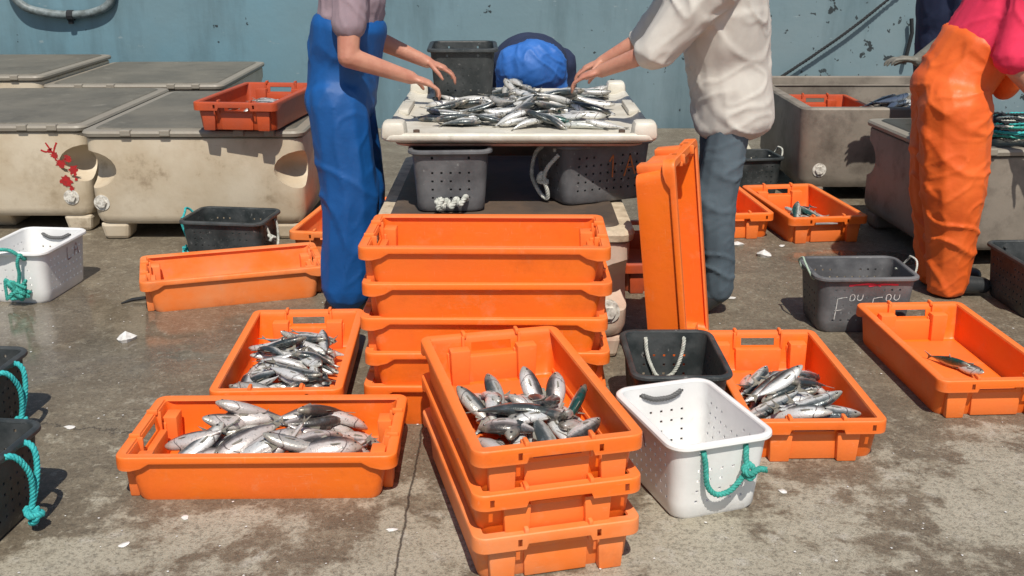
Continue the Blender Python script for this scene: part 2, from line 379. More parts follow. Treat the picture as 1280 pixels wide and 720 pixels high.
# ---------------------------------------------------------------- shells with openings
def loop(hl, hw, r, xs, ys, nc=5):
    """rounded rectangle seen from above; returns points and a tag per segment"""
    P, T = [], []
    def side(tagname, pts):
        for i, p in enumerate(pts):
            P.append(p); T.append((tagname, i) if i < len(pts)-1 else None)
    def arc(cx, cy, a0):
        for k in range(nc+1):
            a = R(a0+90*k/nc); P.append((cx+r*math.cos(a), cy+r*math.sin(a))); T.append(None)
    side('x+', [(hl, y) for y in ys]); arc(hl-r, hw-r, 0)
    side('y+', [(x, hw) for x in reversed(xs)]); arc(-(hl-r), hw-r, 90)
    side('x-', [(-hl, y) for y in reversed(ys)]); arc(-(hl-r), -(hw-r), 180)
    side('y-', [(x, -hw) for x in xs]); arc(hl-r, -(hw-r), 270)
    return P, T
def shell(bm, levels, t, r, xs, ys, hole=lambda s, i, k: False, floor=.008):
    outer, inner = [], []
    for k, (z, hl, hw) in enumerate(levels):
        P, T = loop(hl, hw, r, xs, ys); Q, _ = loop(hl-t, hw-t, max(r-t, .003), xs, ys)
        outer.append([bm.verts.new((x, y, z)) for x, y in P])
        inner.append([bm.verts.new((x, y, z if k else z+floor)) for x, y in Q])
    n = len(T)
    H = [[(T[j] is not None and 0 < k+1 and hole(T[j][0], T[j][1], k)) for j in range(n)] for k in range(len(levels)-1)]
    for k in range(len(levels)-1):
        for j in range(n):
            j2 = (j+1) % n
            if not H[k][j]:
                bm.faces.new((outer[k][j], outer[k][j2], outer[k+1][j2], outer[k+1][j]))
                bm.faces.new((inner[k][j], inner[k+1][j], inner[k+1][j2], inner[k][j2]))
            else:
                if k == 0 or not H[k-1][j]: bm.faces.new((outer[k][j], inner[k][j], inner[k][j2], outer[k][j2]))
                if k == len(levels)-2 or not H[k+1][j]: bm.faces.new((outer[k+1][j], outer[k+1][j2], inner[k+1][j2], inner[k+1][j]))
                if not H[k][j-1]: bm.faces.new((outer[k][j], outer[k+1][j], inner[k+1][j], inner[k][j]))
                if not H[k][j2]: bm.faces.new((outer[k][j2], inner[k][j2], inner[k+1][j2], outer[k+1][j2]))
    for j in range(n):
        j2 = (j+1) % n; bm.faces.new((outer[-1][j], outer[-1][j2], inner[-1][j2], inner[-1][j]))
    bm.faces.new(outer[0][::-1]); bm.faces.new(inner[0])
def sweep(bm, hl, hw, r, xs, ys, prof, skip=lambda tagv, s: False, nc=5):
    """prof(x, y, tag) -> list of (outward offset, z); closed section carried round the loop"""
    P, T = loop(hl, hw, r, xs, ys, nc); n = len(P); rings = []
    for j, (x, y) in enumerate(P):
        cx = max(-(hl-r), min(hl-r, x)); cy = max(-(hw-r), min(hw-r, y))
        nx, ny = x-cx, y-cy; l = math.hypot(nx, ny)
        if l < 1e-6: nx, ny = (1 if x > 0 else -1, 0) if abs(abs(x)-hl) < 1e-6 else (0, 1 if y > 0 else -1); l = 1
        nx /= l; ny /= l
        rings.append([bm.verts.new((x+nx*o, y+ny*o, z)) for o, z in prof(x, y)])
    m = len(rings[0])
    for j in range(n):
        j2 = (j+1) % n
        for s in range(m):
            if skip(T[j], s): continue
            s2 = (s+1) % m
            a, b2, c2, d = rings[j][s], rings[j2][s], rings[j2][s2], rings[j][s2]
            try: bm.faces.new((a, b2, c2, d))
            except ValueError: pass

# ---------------------------------------------------------------- the orange fish crate
CH = .145
def make_crate_meshes(m):
    ys_b = [-.160, -.085, -.062, .062, .085, .160]; xs_b = [-.31, -.2, 0, .2, .31]
    lv = [(0,.345,.193),(.012,.350,.197),(.05,.356,.199),(CH-.048,.365,.2025),(CH-.020,.370,.204),(CH-.006,.373,.205)]
    bm = bmesh.new()
    shell(bm, lv, .005, .03, xs_b, ys_b, lambda s, i, k: s in ('x+', 'x-') and i == 2 and k == 3, floor=.006)
    for s, fy in ((-1, .150), (1, .112)):
        for q in (-1, 1):
            # hollow stacking post: seen from inside as a column, from outside as a foot
            box(bm, (s*.337, q*(fy-.008), .060), (.044, .062, .116), .005, taper=.86)
        # raised centre panel below the grip
        box(bm, (s*.350, 0, .046), (.026, .17, .088), .004, taper=.96)
        for q in (-1, 1): box(bm, (s*.362, q*.088, CH-.028), (.018, .009, .062), .003)
    box(bm, (0, 0, .0065), (.62, .34, .006), .002)
    body = bm
    rim = bmesh.new()
    yk = sorted([v for c in (.172, .102) for v in (-c-.0055, -c+.0055, c-.0055, c+.0055)] + [-.086,-.080,.080,.086])
    xk = [-.355,-.325,-.30,-.15,0,.15,.30,.325,.355]
    def prof(x, y):
        if abs(x) > .398 or abs(y) < .20: # end band
            zb = CH-.042 if abs(y) > .083 else CH-.027
        else:
            a = abs(x); zb = CH-.020 if a < .305 else (CH-.020-.022*min(1, (a-.305)/.03))
        zm1 = CH-.012 if zb < CH-.013 else zb+.002
        zm2 = max(zb+.002, CH-.030)
        return [(-.030, CH-.007), (-.028, CH), (-.004, CH+.0005), (-.001, CH-.002), (0, CH-.006), (0, zm1), (0.0005, zm2), (0, zb+.001), (-.002, zb), (-.005, zb+.001), (-.005, CH-.008), (-.02, CH-.008)]
    def skip(t, s):
        if t is None or t[0] not in ('x+', 'x-'): return False
        i = t[1]; seq = yk if t[0] == 'x+' else list(reversed(yk))
        mid = (seq[i]+seq[i+1])/2
        want = .172 if t[0] == 'x+' else .102
        return s in (5, 9) and abs(abs(mid)-want) < .004
    sweep(rim, .40, .2175, .035, xk, yk, prof, skip)
    foot = {}
    for s, fy in ((-1, .150), (1, .112)):
        for q in (-1, 1):
            b = bmesh.new(); box(b, (s*.364, q*(fy-.008), .050), (.034, .072, .100), .005, taper=.84); foot[(s, q)] = b
    def fin(b, nm):
        me = bpy.data.meshes.new(nm); bmesh.ops.recalc_face_normals(b, faces=b.faces); b.to_mesh(me); b.free(); me.materials.append(m)
        me.polygons.foreach_set('use_smooth', [True]*len(me.polygons)); me.set_sharp_from_angle(angle=R(35)); return me
    lugs = []
    for sx_ in (-1, 1):
        for q in (-1, 1):
            g2 = bmesh.new(); box(g2, (sx_*.378, q*.083, CH+.003), (.034, .012, .018), .004); lugs.append(fin(g2, 'grip_lug'))
    return dict(body=fin(body, 'body'), rim=fin(rim, 'rim'), foot={k: fin(v, 'foot') for k, v in foot.items()}, grip=lugs)
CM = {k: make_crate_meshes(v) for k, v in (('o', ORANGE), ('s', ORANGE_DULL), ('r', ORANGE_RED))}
def crate(x, y, z, yaw, label, group=None, kind='o', rot=None):
    r = empty('fish_crate', (x, y, z), rot or (0, 0, R(yaw))); tag(r, label, 'crate', group)
    M = CM[kind]
    obj('body', M['body'], None, r); obj('rim', M['rim'], None, r)
    for f in M['foot'].values(): obj('foot', f, None, r)
    for g in M['grip']: obj('grip_lug', g, None, r)
    return r

# ---------------------------------------------------------------- perforated fish bins
BH = .24
def make_bin_meshes(m, holes=True, tall=1.0):
    H = BH*tall
    hs = .0042
    yc = [-.07,-.035,0,.035,.07]; xc = [-.130+.0325*i for i in range(9)]
    ys = [v for c in yc for v in (c-hs, c+hs)]; xs = [v for c in xc for v in (c-hs, c+hs)]
    zc = [.055,.088,.121,.154,.187]
    zl = [0,.012]+[v for c in zc for v in (c-hs, c+hs)]+[.208,.218,H-.012,H-.004]
    def dim(z): return (.180+.020*z/H, .130+.017*z/H)
    lv = [(z, *( (dim(z)[0]-.006, dim(z)[1]-.006) if z == 0 else dim(z))) for z in zl]
    rowk = [2+2*i for i in range(5)]
    def hole(s, i, k):
        if k == 12 and s in ('x+', 'x-') and i in (0, 8): return True   # rope handle holes
        if not holes: return False
        if k in rowk and i % 2 == 0:
            row = rowk.index(k)
            if s in ('x+', 'x-'): return row < 4 and (i//2 + 7*row) % 9 != 8
            return not (row == 4 and i//2 in (3, 4, 5)) if s in ('y+', 'y-') else False
        return False
    bm = bmesh.new(); shell(bm, lv, .005, .042, xs, ys, hole, floor=.006)
    rim = bmesh.new()
    def prof(x, y): return [(-.008, H-.003),(-.006, H+.002),(-.001,H+.0045),(.007,H+.0035),(.0125,H-.001),(.0135,H-.009),(.0105,H-.013),(.0045,H-.014),(0.0008,H-.012),(-.004,H-.010)]
    d = dim(H); sweep(rim, d[0]+.002, d[1]+.002, .044, [-.12,0,.12], [-.07,0,.07], prof, nc=7)
    def fin(b, nm):
        me = bpy.data.meshes.new(nm); bmesh.ops.recalc_face_normals(b, faces=b.faces); b.to_mesh(me); b.free(); me.materials.append(m)
        me.polygons.foreach_set('use_smooth', [True]*len(me.polygons)); me.set_sharp_from_angle(angle=R(35)); return me
    return fin(bm, 'body'), fin(rim, 'rim')
BM = {'w': make_bin_meshes(WHITEP), 'k': make_bin_meshes(BLACKP), 'g': make_bin_meshes(GREYP), 'n': make_bin_meshes(BLACKP, False)}
def rope_handle(parent, s, m, style='hang', r=.0055):
    x = .2; z = .213
    if style == 'hang':
        P = [(s*.185, -.062, z), (s*.2, -.064, z), (s*.212, -.062, .18), (s*.216, -.055, .12), (s*.222, -.03, .092), (s*.226, .01, .098), (s*.224, .045, .13), (s*.222, .06, .15), (s*.212, .062, .18), (s*.2, .066, z), (s*.185, .066, z)]
        P = [(a, -b_, c_) for a, b_, c_ in P]
        o = rope('rope_handle', P, r, m, parent, 3, .03)
        k = rope('knot', [(a, -b_, c_) for a, b_, c_ in [(s*.222,.05,.145),(s*.240,.062,.135),(s*.232,.078,.152),(s*.214,.068,.165),(s*.226,.05,.155),(s*.244,.058,.15),(s*.24,.088,.158),(s*.236,.112,.150)]], r*1.1, m, o, 3, .03)
    elif style == 'inside':
        P = [(s*.205,-.066,z),(s*.185,-.066,z),(s*.178,-.060,.17),(s*.172,-.045,.12),(s*.170,-.02,.085),(s*.170,.02,.08),(s*.176,.05,.13),(s*.182,.064,.18),(s*.188,.066,z),(s*.205,.066,z)]
        o = rope('rope_handle', P, r, m, parent, 3, .03)
    elif style == 'up':
        P = [(s*.185,-.066,z),(s*.205,-.068,z+.002),(s*.222,-.060,.245),(s*.232,-.03,.275),(s*.226,.02,.28),(s*.232,.05,.262),(s*.222,.066,.238),(s*.206,.066,z),(s*.185,.066,z)]
        o = rope('rope_handle', P, r, m, parent, 3, .03)
    elif style == 'slack':
        P = [(s*.185,-.066,z),(s*.208,-.066,z),(s*.225,-.06,.235),(s*.235,-.05,.20),(s*.224,-.045,.15),(s*.219,-.03,.10),(s*.222,-.02,.07),(s*.235,-.028,.055),(s*.238,-.045,.07),(s*.225,-.04,.09)]
        o = rope('rope_handle', P, r, m, parent, 3, .03)
        rope('knot', [(s*.22,-.025,.075),(s*.245,-.035,.06),(s*.238,-.05,.048),(s*.222,-.036,.05),(s*.24,-.022,.066),(s*.246,-.04,.076)], r*1.15, m, o, 3, .03)
        rope('loop', [(s*.2,.066,z),(s*.215,.065,z+.01),(s*.236,.055,.25),(s*.24,.02,.262),(s*.226,-.02,.255),(s*.222,-.05,.235),(s*.2,-.06,z)], r, m, o, 3, .03)
    elif style == 'bar':
        P = [(s*.207,-.062,z),(s*.190,-.060,z),(s*.186,-.03,z-.012),(s*.185,.0,z-.014),(s*.186,.03,z-.012),(s*.190,.060,z),(s*.207,.062,z)]
        o = rope('rope_handle', P, r, m, parent, 3, .03)
    else: # flat taut against the wall
        P = [(s*.180,-.066,z),(s*.207,-.066,z),(s*.210,-.03,z-.010),(s*.210,.03,z-.010),(s*.207,.066,z),(s*.180,.066,z)]
        o = rope('rope_handle', P, r, m, parent, 3, .03)
    return o
def fbin(x, y, z, yaw, label, kind='k', styles=('flat','flat'), rm=(ROPE_W, ROPE_W), group=None, rot=None, r=.0055):
    o = empty('fish_bin', (x, y, z), rot or (0, 0, R(yaw))); tag(o, label, 'bin', group)
    obj('body', BM[kind][0], None, o); obj('rim', BM[kind][1], None, o)
    for s, st, m in ((-1, styles[0], rm[0]), (1, styles[1], rm[1])):
        if st: rope_handle(o, s, m, st, r)
    return o
def strokes(name, lines, fn, m, parent, w=.005):
    """hand painted strokes: flat ribbons laid on a face by fn(u, v) -> (point, normal)"""
    bm = bmesh.new()
    for ln in lines:
        S = spline([(u, v, 0) for u, v in ln], 5) if len(ln) > 2 else [Vector((ln[0][0]+(ln[-1][0]-ln[0][0])*i/5, ln[0][1]+(ln[-1][1]-ln[0][1])*i/5, 0)) for i in range(6)]
        prev = None
        for i, p in enumerate(S):
            t = (S[min(i+1, len(S)-1)]-S[max(i-1, 0)]); t.normalize(); nn = Vector((-t.y, t.x, 0))
            ww = w*(.75+.4*noise.noise(Vector((i*.7, ln[0][0]*90, 3))))
            a, n1 = fn(p.x+nn.x*ww/2, p.y+nn.y*ww/2); b2, n2 = fn(p.x-nn.x*ww/2, p.y-nn.y*ww/2)
            A = bm.verts.new(Vector(a)+Vector(n1)*.0016); B = bm.verts.new(Vector(b2)+Vector(n2)*.0016)
            if prev: bm.faces.new((prev[0], prev[1], B, A))
            prev = (A, B)
    return obj(name, bm, m, parent)

# ---------------------------------------------------------------- insulated tubs
def make_tub(x, y, yaw, W, D, H, label, m=TUB, lid=True, lidm=LID, rimm=LIDRIM, group='insulated fish tubs', z=0, drains=((-.42,.20),(.0,None)), open_top=False, plug_side='y-', lid_t=.045):
    r = empty('insulated_tub', (x, y, z), (0, 0, R(yaw))); tag(r, label, 'tub', group)
    hw, hd = W/2, D/2
    bm = bmesh.new()
    top = H-lid_t if lid else H
    rr = .06
    if open_top:
        lv = [(.09, hw-.03, hd-.03), (.11, hw-.02, hd-.02), (.15, hw-.005, hd-.005), (top-.05, hw, hd), (top-.01, hw, hd), (top, hw-.008, hd-.008)]
        shell(bm, lv, .055, rr, [-hw*.5, 0, hw*.5], [-hd*.5, 0, hd*.5], floor=.05)
    else:
        P = []
        for z_, a, b in ((.09,.03,.03),(.105,.015,.015),(.14,.005,.005),(top-.05,.0,.0),(top-.006,0,0),(top,.008,.008)):
            pts, _ = loop(hw-a, hd-b, rr, [-hw*.5, 0, hw*.5], [-hd*.5, 0, hd*.5]); P.append([bm.verts.new((px, py, z_)) for px, py in pts])
        for A, B in zip(P, P[1:]):
            for j in range(len(A)): bm.faces.new((A[j], A[(j+1)%len(A)], B[(j+1)%len(A)], B[j]))
        bm.faces.new(P[0][::-1]); bm.faces.new(P[-1])
    body = obj('body', bm, m, r, smooth=True, angle=32)
    # scooped finger recesses at the upper corners, cut out of the body
    cut = bmesh.new()
    for sx_ in (() if open_top else (-1, 1)):
        for sy_ in (-1, 1):
            M = Matrix.Translation((sx_*(hw+.015), sy_*(hd+.015), top-.17)) @ Matrix.Diagonal((.17, .17, .105, 1))
            bmesh.ops.create_uvsphere(cut, u_segments=20, v_segments=12, radius=1, matrix=M)
    co = obj('cutter', cut, m, r)
    md = body.modifiers.new('b', 'BOOLEAN'); md.operation = 'DIFFERENCE'; md.object = co; md.solver = 'EXACT'
    dg = bpy.context.evaluated_depsgraph_get(); me = bpy.data.meshes.new_from_object(body.evaluated_get(dg))
    body.modifiers.clear(); body.data = me; bpy.data.objects.remove(co)
    me.polygons.foreach_set('use_smooth', [True]*len(me.polygons)); me.set_sharp_from_angle(angle=R(32))
    for sx_ in (-1, 1):
        for sy_ in (-1, 1):
            f = bmesh.new(); box(f, (sx_*(hw-.10), sy_*(hd-.10), .048), (.16, .16, .095), .02, taper=.8); obj('foot', f, m, r)
    f = bmesh.new(); box(f, (0, 0, .046), (.16, D-.1, .090), .015, taper=.85); obj('skid', f, m, r)
    if lid:
        l = bmesh.new(); P = []
        for z_, a in ((top+.004,.004),(top+.008,-.012),(top+lid_t*.55,-.016),(top+lid_t*.8,-.010),(top+lid_t*.85,.0)):
            pts, _ = loop(hw-a, hd-a, rr, [-hw*.5, 0, hw*.5], [-hd*.5, 0, hd*.5]); P.append([l.verts.new((px, py, z_)) for px, py in pts])
        for A, B in zip(P, P[1:]):
            for j in range(len(A)): l.faces.new((A[j], A[(j+1)%len(A)], B[(j+1)%len(A)], B[j]))
        l.faces.new(P[0][::-1]); l.faces.new(P[-1])
        lo_ = obj('lid', l, rimm, r, smooth=True, angle=30)
        # raised dark panel of the lid
        l = bmesh.new(); P = []
        for z_, a in ((top+lid_t*.80,.035),(top+lid_t*.98,.045),(top+lid_t,.075),(top+lid_t*.93,.105),(top+lid_t*.93,.2)):
            pts, _ = loop(hw-a, hd-a, rr, [-hw*.5, 0, hw*.5], [-hd*.5, 0, hd*.5]); P.append([l.verts.new((px, py, z_)) for px, py in pts])
        for A, B in zip(P, P[1:]):
            for j in range(len(A)): l.faces.new((A[j], A[(j+1)%len(A)], B[(j+1)%len(A)], B[j]))
        l.faces.new(P[-1]); obj('lid_panel', l, lidm, lo_, smooth=True, angle=30)
        for sx_ in (-.3, -.12, .22, .36):
            l = bmesh.new(); box(l, (sx_*W, -hd-.004, top+lid_t*.62), (.055, .04, .034), .006); obj('latch', l, rimm, lo_)
    for dxx, dz in drains:
        if dz is None: continue
        p = bmesh.new()
        tube(p, [(dxx, -hd+.03, dz), (dxx, -hd+.0, dz)], .042, 20); tube(p, [(dxx, -hd+.0, dz), (dxx, -hd-.012, dz)], .026, 6)
        obj('drain_plug', p, STEEL, r)
    return r

# ---------------------------------------------------------------- fish
def fish_mat(name, back, belly, mid):
    m, nt, b = nodes(name); L = nt.links.new; N = nt.nodes.new
    tc = N('ShaderNodeTexCoord'); sp = N('ShaderNodeSeparateXYZ'); L(tc.outputs['Object'], sp.inputs[0])
    nz = N('ShaderNodeTexNoise'); nz.inputs['Scale'].default_value = 45; nz.inputs['Detail'].default_value = 5; L(tc.outputs['Object'], nz.inputs[0])
    a = N('ShaderNodeMath'); a.operation = 'MULTIPLY_ADD'; a.inputs[1].default_value = .016; L(nz.outputs[0], a.inputs[0]); L(sp.outputs[2], a.inputs[2])
    r = N('ShaderNodeValToRGB'); e = r.color_ramp.elements
    mr = N('ShaderNodeMapRange'); mr.inputs[1].default_value = -.022; mr.inputs[2].default_value = .036; L(a.outputs[0], mr.inputs[0]); L(mr.outputs[0], r.inputs[0])
    e[0].position = 0; e[0].color = (*belly, 1); e[1].position = 1; e[1].color = (*back, 1)
    x = e.new(.50); x.color = (*belly, 1); x = e.new(.60); x.color = (*mid, 1); x = e.new(.74); x.color = (*back, 1)
    def mth(op, a, c):
        x = N('ShaderNodeMath'); x.operation = op
        for i, q in ((0, a), (1, c)):
            if isinstance(q, (int, float)): x.inputs[i].default_value = q
            else: L(q, x.inputs[i])
        return x.outputs[0]
    def mx(f, a, c):
        x = N('ShaderNodeMix'); x.data_type = 'RGBA'; L(f, x.inputs[0]); L(a, x.inputs[6]); x.inputs[7].default_value = (*c, 1); return x.outputs[2]
    def rg(v, a, c, o1=0., o2=1.):
        q = N('ShaderNodeMapRange'); q.inputs[1].default_value = a; q.inputs[2].default_value = c; q.inputs[3].default_value = o1; q.inputs[4].default_value = o2; L(v, q.inputs[0]); return q.outputs[0]
    X, Z = sp.outputs[0], sp.outputs[2]
    arc = mth('ABSOLUTE', mth('ADD', mth('SUBTRACT', X, .062), mth('MULTIPLY', mth('MULTIPLY', Z, Z), 22)), 0)
    c = mx(rg(arc, .0006, .0022, .85, 0), r.outputs[0], (.05,.03,.03))
    lat = mth('ABSOLUTE', mth('SUBTRACT', Z, .006), 0); c = mx(rg(lat, .0003, .0011, .5, 0), c, (.08,.08,.075))
    n2 = N('ShaderNodeTexNoise'); n2.inputs['Scale'].default_value = 22; n2.inputs['Detail'].default_value = 6; n2.inputs['Roughness'].default_value = .7; L(tc.outputs['Object'], n2.inputs[0])
    c = mx(rg(n2.outputs[0], .54, .70, 0, .4), c, (.42,.32,.29)); c = mx(rg(n2.outputs[0], .44, .30, 0, .45), c, (.34,.38,.41))
    head = rg(X, .068, .080, 0, .45); c = mx(head, c, (.30,.27,.20))
    n3 = N('ShaderNodeTexNoise'); n3.inputs['Scale'].default_value = 130; n3.inputs['Detail'].default_value = 3; L(tc.outputs['Object'], n3.inputs[0])
    c = mx(rg(n3.outputs[0], .60, .68, 0, .6), c, (.06,.065,.06))
    L(rg(n2.outputs[0], .3, .7, .16, .5), b.inputs['Roughness'])
    L(c, b.inputs['Base Color']); b.inputs['Metallic'].default_value = .35
    b.inputs['Coat Weight'].default_value = .35; b.inputs['Coat Roughness'].default_value = .15
    bp = N('ShaderNodeBump'); bp.inputs['Strength'].default_value = .25; bp.inputs['Distance'].default_value = .002
    v = N('ShaderNodeTexVoronoi'); v.inputs['Scale'].default_value = 260; L(tc.outputs['Object'], v.inputs[0]); L(v.outputs[0], bp.inputs['Height']); L(bp.outputs[0], b.inputs['Normal'])
    return m
F_SIL = fish_mat('silver_fish_skin', (.035,.046,.048), (.70,.70,.68), (.25,.27,.27))
F_PNK = fish_mat('pinkish_fish_skin', (.06,.055,.052), (.62,.57,.54), (.26,.22,.21))
F_GRN = fish_mat('green_backed_fish_skin', (.012,.065,.055), (.60,.62,.58), (.09,.15,.14))
F_GRY = fish_mat('grey_fish_skin', (.05,.06,.06), (.45,.44,.41), (.14,.15,.15))
FIN = mat('fish_fin', (.16,.15,.12), .4, col2=(.26,.24,.2), scale=80, bump=.3, bscale=300)
def fish_meshes(Lf, bend, fat, m):
    """nose at +x, back at +z, flank along y; bend curves it sideways in y"""
    bm = bmesh.new(); n = 12; rings = []
    prof = [(-.40,.018,.012),(-.36,.022,.014),(-.28,.045,.026),(-.18,.074,.044),(-.05,.102,.060),(.08,.116,.068),(.20,.112,.068),(.30,.098,.062),(.38,.078,.052),(.44,.052,.038),(.485,.026,.022),(.5,.008,.008)]
    def bd(x): return bend*(x*x)*Lf*1.6
    for x, a, b in prof:
        ring = []
        for k in range(n):
            t = 2*math.pi*k/n; c, s = math.cos(t), math.sin(t)
            yy = b*fat*(abs(c)**.9)*(1 if c > 0 else -1); zz = a*fat*s*(1.0 if s > 0 else 1.08)
            ring.append(bm.verts.new((x*Lf, yy*Lf+bd(x), zz*Lf)))
        rings.append(ring)
    for A, B in zip(rings, rings[1:]):
        for k in range(n): bm.faces.new((A[k], A[(k+1)%n], B[(k+1)%n], B[k]))
    bm.faces.new(rings[0][::-1]); bm.faces.new(rings[-1])
    def fin(b, nm, mm, sm=True):
        me = bpy.data.meshes.new(nm); bmesh.ops.recalc_face_normals(b, faces=b.faces); b.to_mesh(me); b.free(); me.materials.append(mm)
        if sm: me.polygons.foreach_set('use_smooth', [True]*len(me.polygons))
        return me
    body = fin(bm, 'body', m)
    def plate(b, pts, t):
        pts = [(p[0], p[1]) for p in pts]
        A = [b.verts.new((x*Lf, bd(x)+t, z*Lf)) for x, z in pts]; B = [b.verts.new((x*Lf, bd(x)-t, z*Lf)) for x, z in pts]
        b.faces.new(A); b.faces.new(B[::-1])
        for i in range(len(A)): j = (i+1) % len(A); b.faces.new((A[i], B[i], B[j], A[j]))
    b = bmesh.new(); plate(b, [(-.385,.014),(-.43,.05),(-.52,.115),(-.475,.03),(-.465,0),(-.475,-.03),(-.52,-.115),(-.43,-.05),(-.385,-.014)], .0008)
    tail = fin(b, 'tail_fin', FIN, False)
    b = bmesh.new(); plate(b, [(.10,.105*fat),(.06,.155*fat),(-.03,.125*fat),(-.06,.095*fat)], .0006); out = [('body', body), ('tail_fin', tail), ('dorsal_fin', fin(b, 'dorsal_fin', FIN, False))]
    b = bmesh.new(); plate(b, [(-.10,-.085*fat),(-.13,-.118*fat),(-.30,-.045*fat),(-.27,-.04*fat)], .0006); out.append(('belly_fin', fin(b, 'belly_fin', FIN, False)))
    for s in (-1, 1):
        b = bmesh.new(); A = [b.verts.new((x*Lf, s*(.066*fat+o)*Lf+bd(x), z*Lf)) for x, z, o in ((.24,-.02,.0),(.10,-.035,.012),(.13,-.06,.014),(.23,-.045,.0))]; b.faces.new(A)
        out.append(('pectoral_fin', fin(b, 'pectoral_fin', FIN, False)))
        b = bmesh.new(); bmesh.ops.create_uvsphere(b, u_segments=8, v_segments=6, radius=.018*Lf, matrix=Matrix.Translation((.415*Lf, s*.038*fat*Lf+bd(.415), .014*Lf))); out.append(('eye', fin(b, 'eye', EYE)))
    return out
random.seed(7)
FM = []
for m, ft in ((F_SIL, 1.02), (F_SIL, 1.16), (F_PNK, 1.34), (F_GRN, 1.08), (F_GRY, 1.15)):
    for bend in (-.16, .03, .22): FM.append((fish_meshes(.2, bend, ft, m), .2))
def add_fish(M, which, scale, label, group):
    r = empty('fish'); tag(r, label, 'fish', group)
    r.matrix_world = M @ Matrix.Scale(scale, 4)
    for nm, me in FM[which][0]: obj(nm, me, None, r)
    return r
class Heap:
    """settles fish on a height field so that each lies on the ones below it"""
    def __init__(s, hx, hy, z0, cell=.006, mound=None):
        s.hx, s.hy, s.c = hx, hy, cell; s.nx = int(2*hx/cell)+1; s.ny = int(2*hy/cell)+1
        s.h = [[z0+(mound(-hx+i*cell, -hy+j*cell) if mound else 0) for j in range(s.ny)] for i in range(s.nx)]
    def get(s, x, y):
        i = int((x+s.hx)/s.c); j = int((y+s.hy)/s.c)
        i = max(0, min(s.nx-1, i)); j = max(0, min(s.ny-1, j)); return s.h[i][j]
    def drop(s, x, y, yaw, L, fat=1.0):
        d = (math.cos(yaw), math.sin(yaw)); pr = (-d[1], d[0]); S = [(-.42,.03,.015),(-.25,.05,.03),(-.1,.09,.05),(.05,.11,.065),(.2,.11,.065),(.35,.085,.055),(.46,.03,.03)]
        req = []
        for a, w_, t in S:
            hs = [s.get(x+d[0]*a*L+pr[0]*q*w_*L, y+d[1]*a*L+pr[1]*q*w_*L) for q in (-.8,-.4,0,.4,.8)]
            req.append((a*L, sum(sorted(hs)[2:])/3 + t*L*.82*fat))
        n = len(req); mx = sum(a for a, _ in req)/n; mz = sum(z for _, z in req)/n
        k = sum((a-mx)*(z-mz) for a, z in req)/sum((a-mx)**2 for a, _ in req); k = max(-.42, min(.42, k))
        over = sorted([z-(mz+k*(a-mx)) for a, z in req]); z0 = mz+over[-2]*.75
        for a, w_, t in S:
            zz = z0+k*(a*L-mx)+t*L*.8*fat; n_ = 5
            for q in range(-n_, n_+1):
                for b_ in (-.05, 0, .05):
                    i = int((x+d[0]*(a+b_)*L+pr[0]*q/n_*w_*L+s.hx)/s.c); j = int((y+d[1]*(a+b_)*L+pr[1]*q/n_*w_*L+s.hy)/s.c)
                    if 0 <= i < s.nx and 0 <= j < s.ny: s.h[i][j] = max(s.h[i][j], zz-abs(q/n_)*.4*t*L)
        return z0-k*mx, k
def pile(base, n, place, z0, hx, hy, label, group, yawf, sizes=(.9,1.1), kinds=None, zmax=None, mound=None, clampf=None):
    H = Heap(hx, hy, z0, .006, mound)
    kinds = list(kinds or range(len(FM)))
    for q in range(n):
        sc_ = random.uniform(*sizes); L_ = .2*sc_
        for tries in range(30):
            x, y = place(); yaw = yawf(x, y)
            if clampf:
                ok = True
                for e in (-.5, .5):
                    if not clampf(x+math.cos(yaw)*e*L_, y+math.sin(yaw)*e*L_): ok = False
                if not ok: continue
            z, k = H.drop(x, y, yaw, L_, 1.2) if not zmax or H.get(x, y) < zmax else (None, None)
            if z is not None: break
        else: continue
        flip = random.choice((-1, 1)); roll = R(90)*flip + R(random.uniform(-28, 28))
        M = base @ Matrix.Translation((x, y, z)) @ Matrix.Rotation(yaw, 4, 'Z') @ Matrix.Rotation(-math.atan(k), 4, 'Y') @ Matrix.Rotation(roll, 4, 'X')
        add_fish(M, random.choice(kinds or range(len(FM))), sc_, label, group)

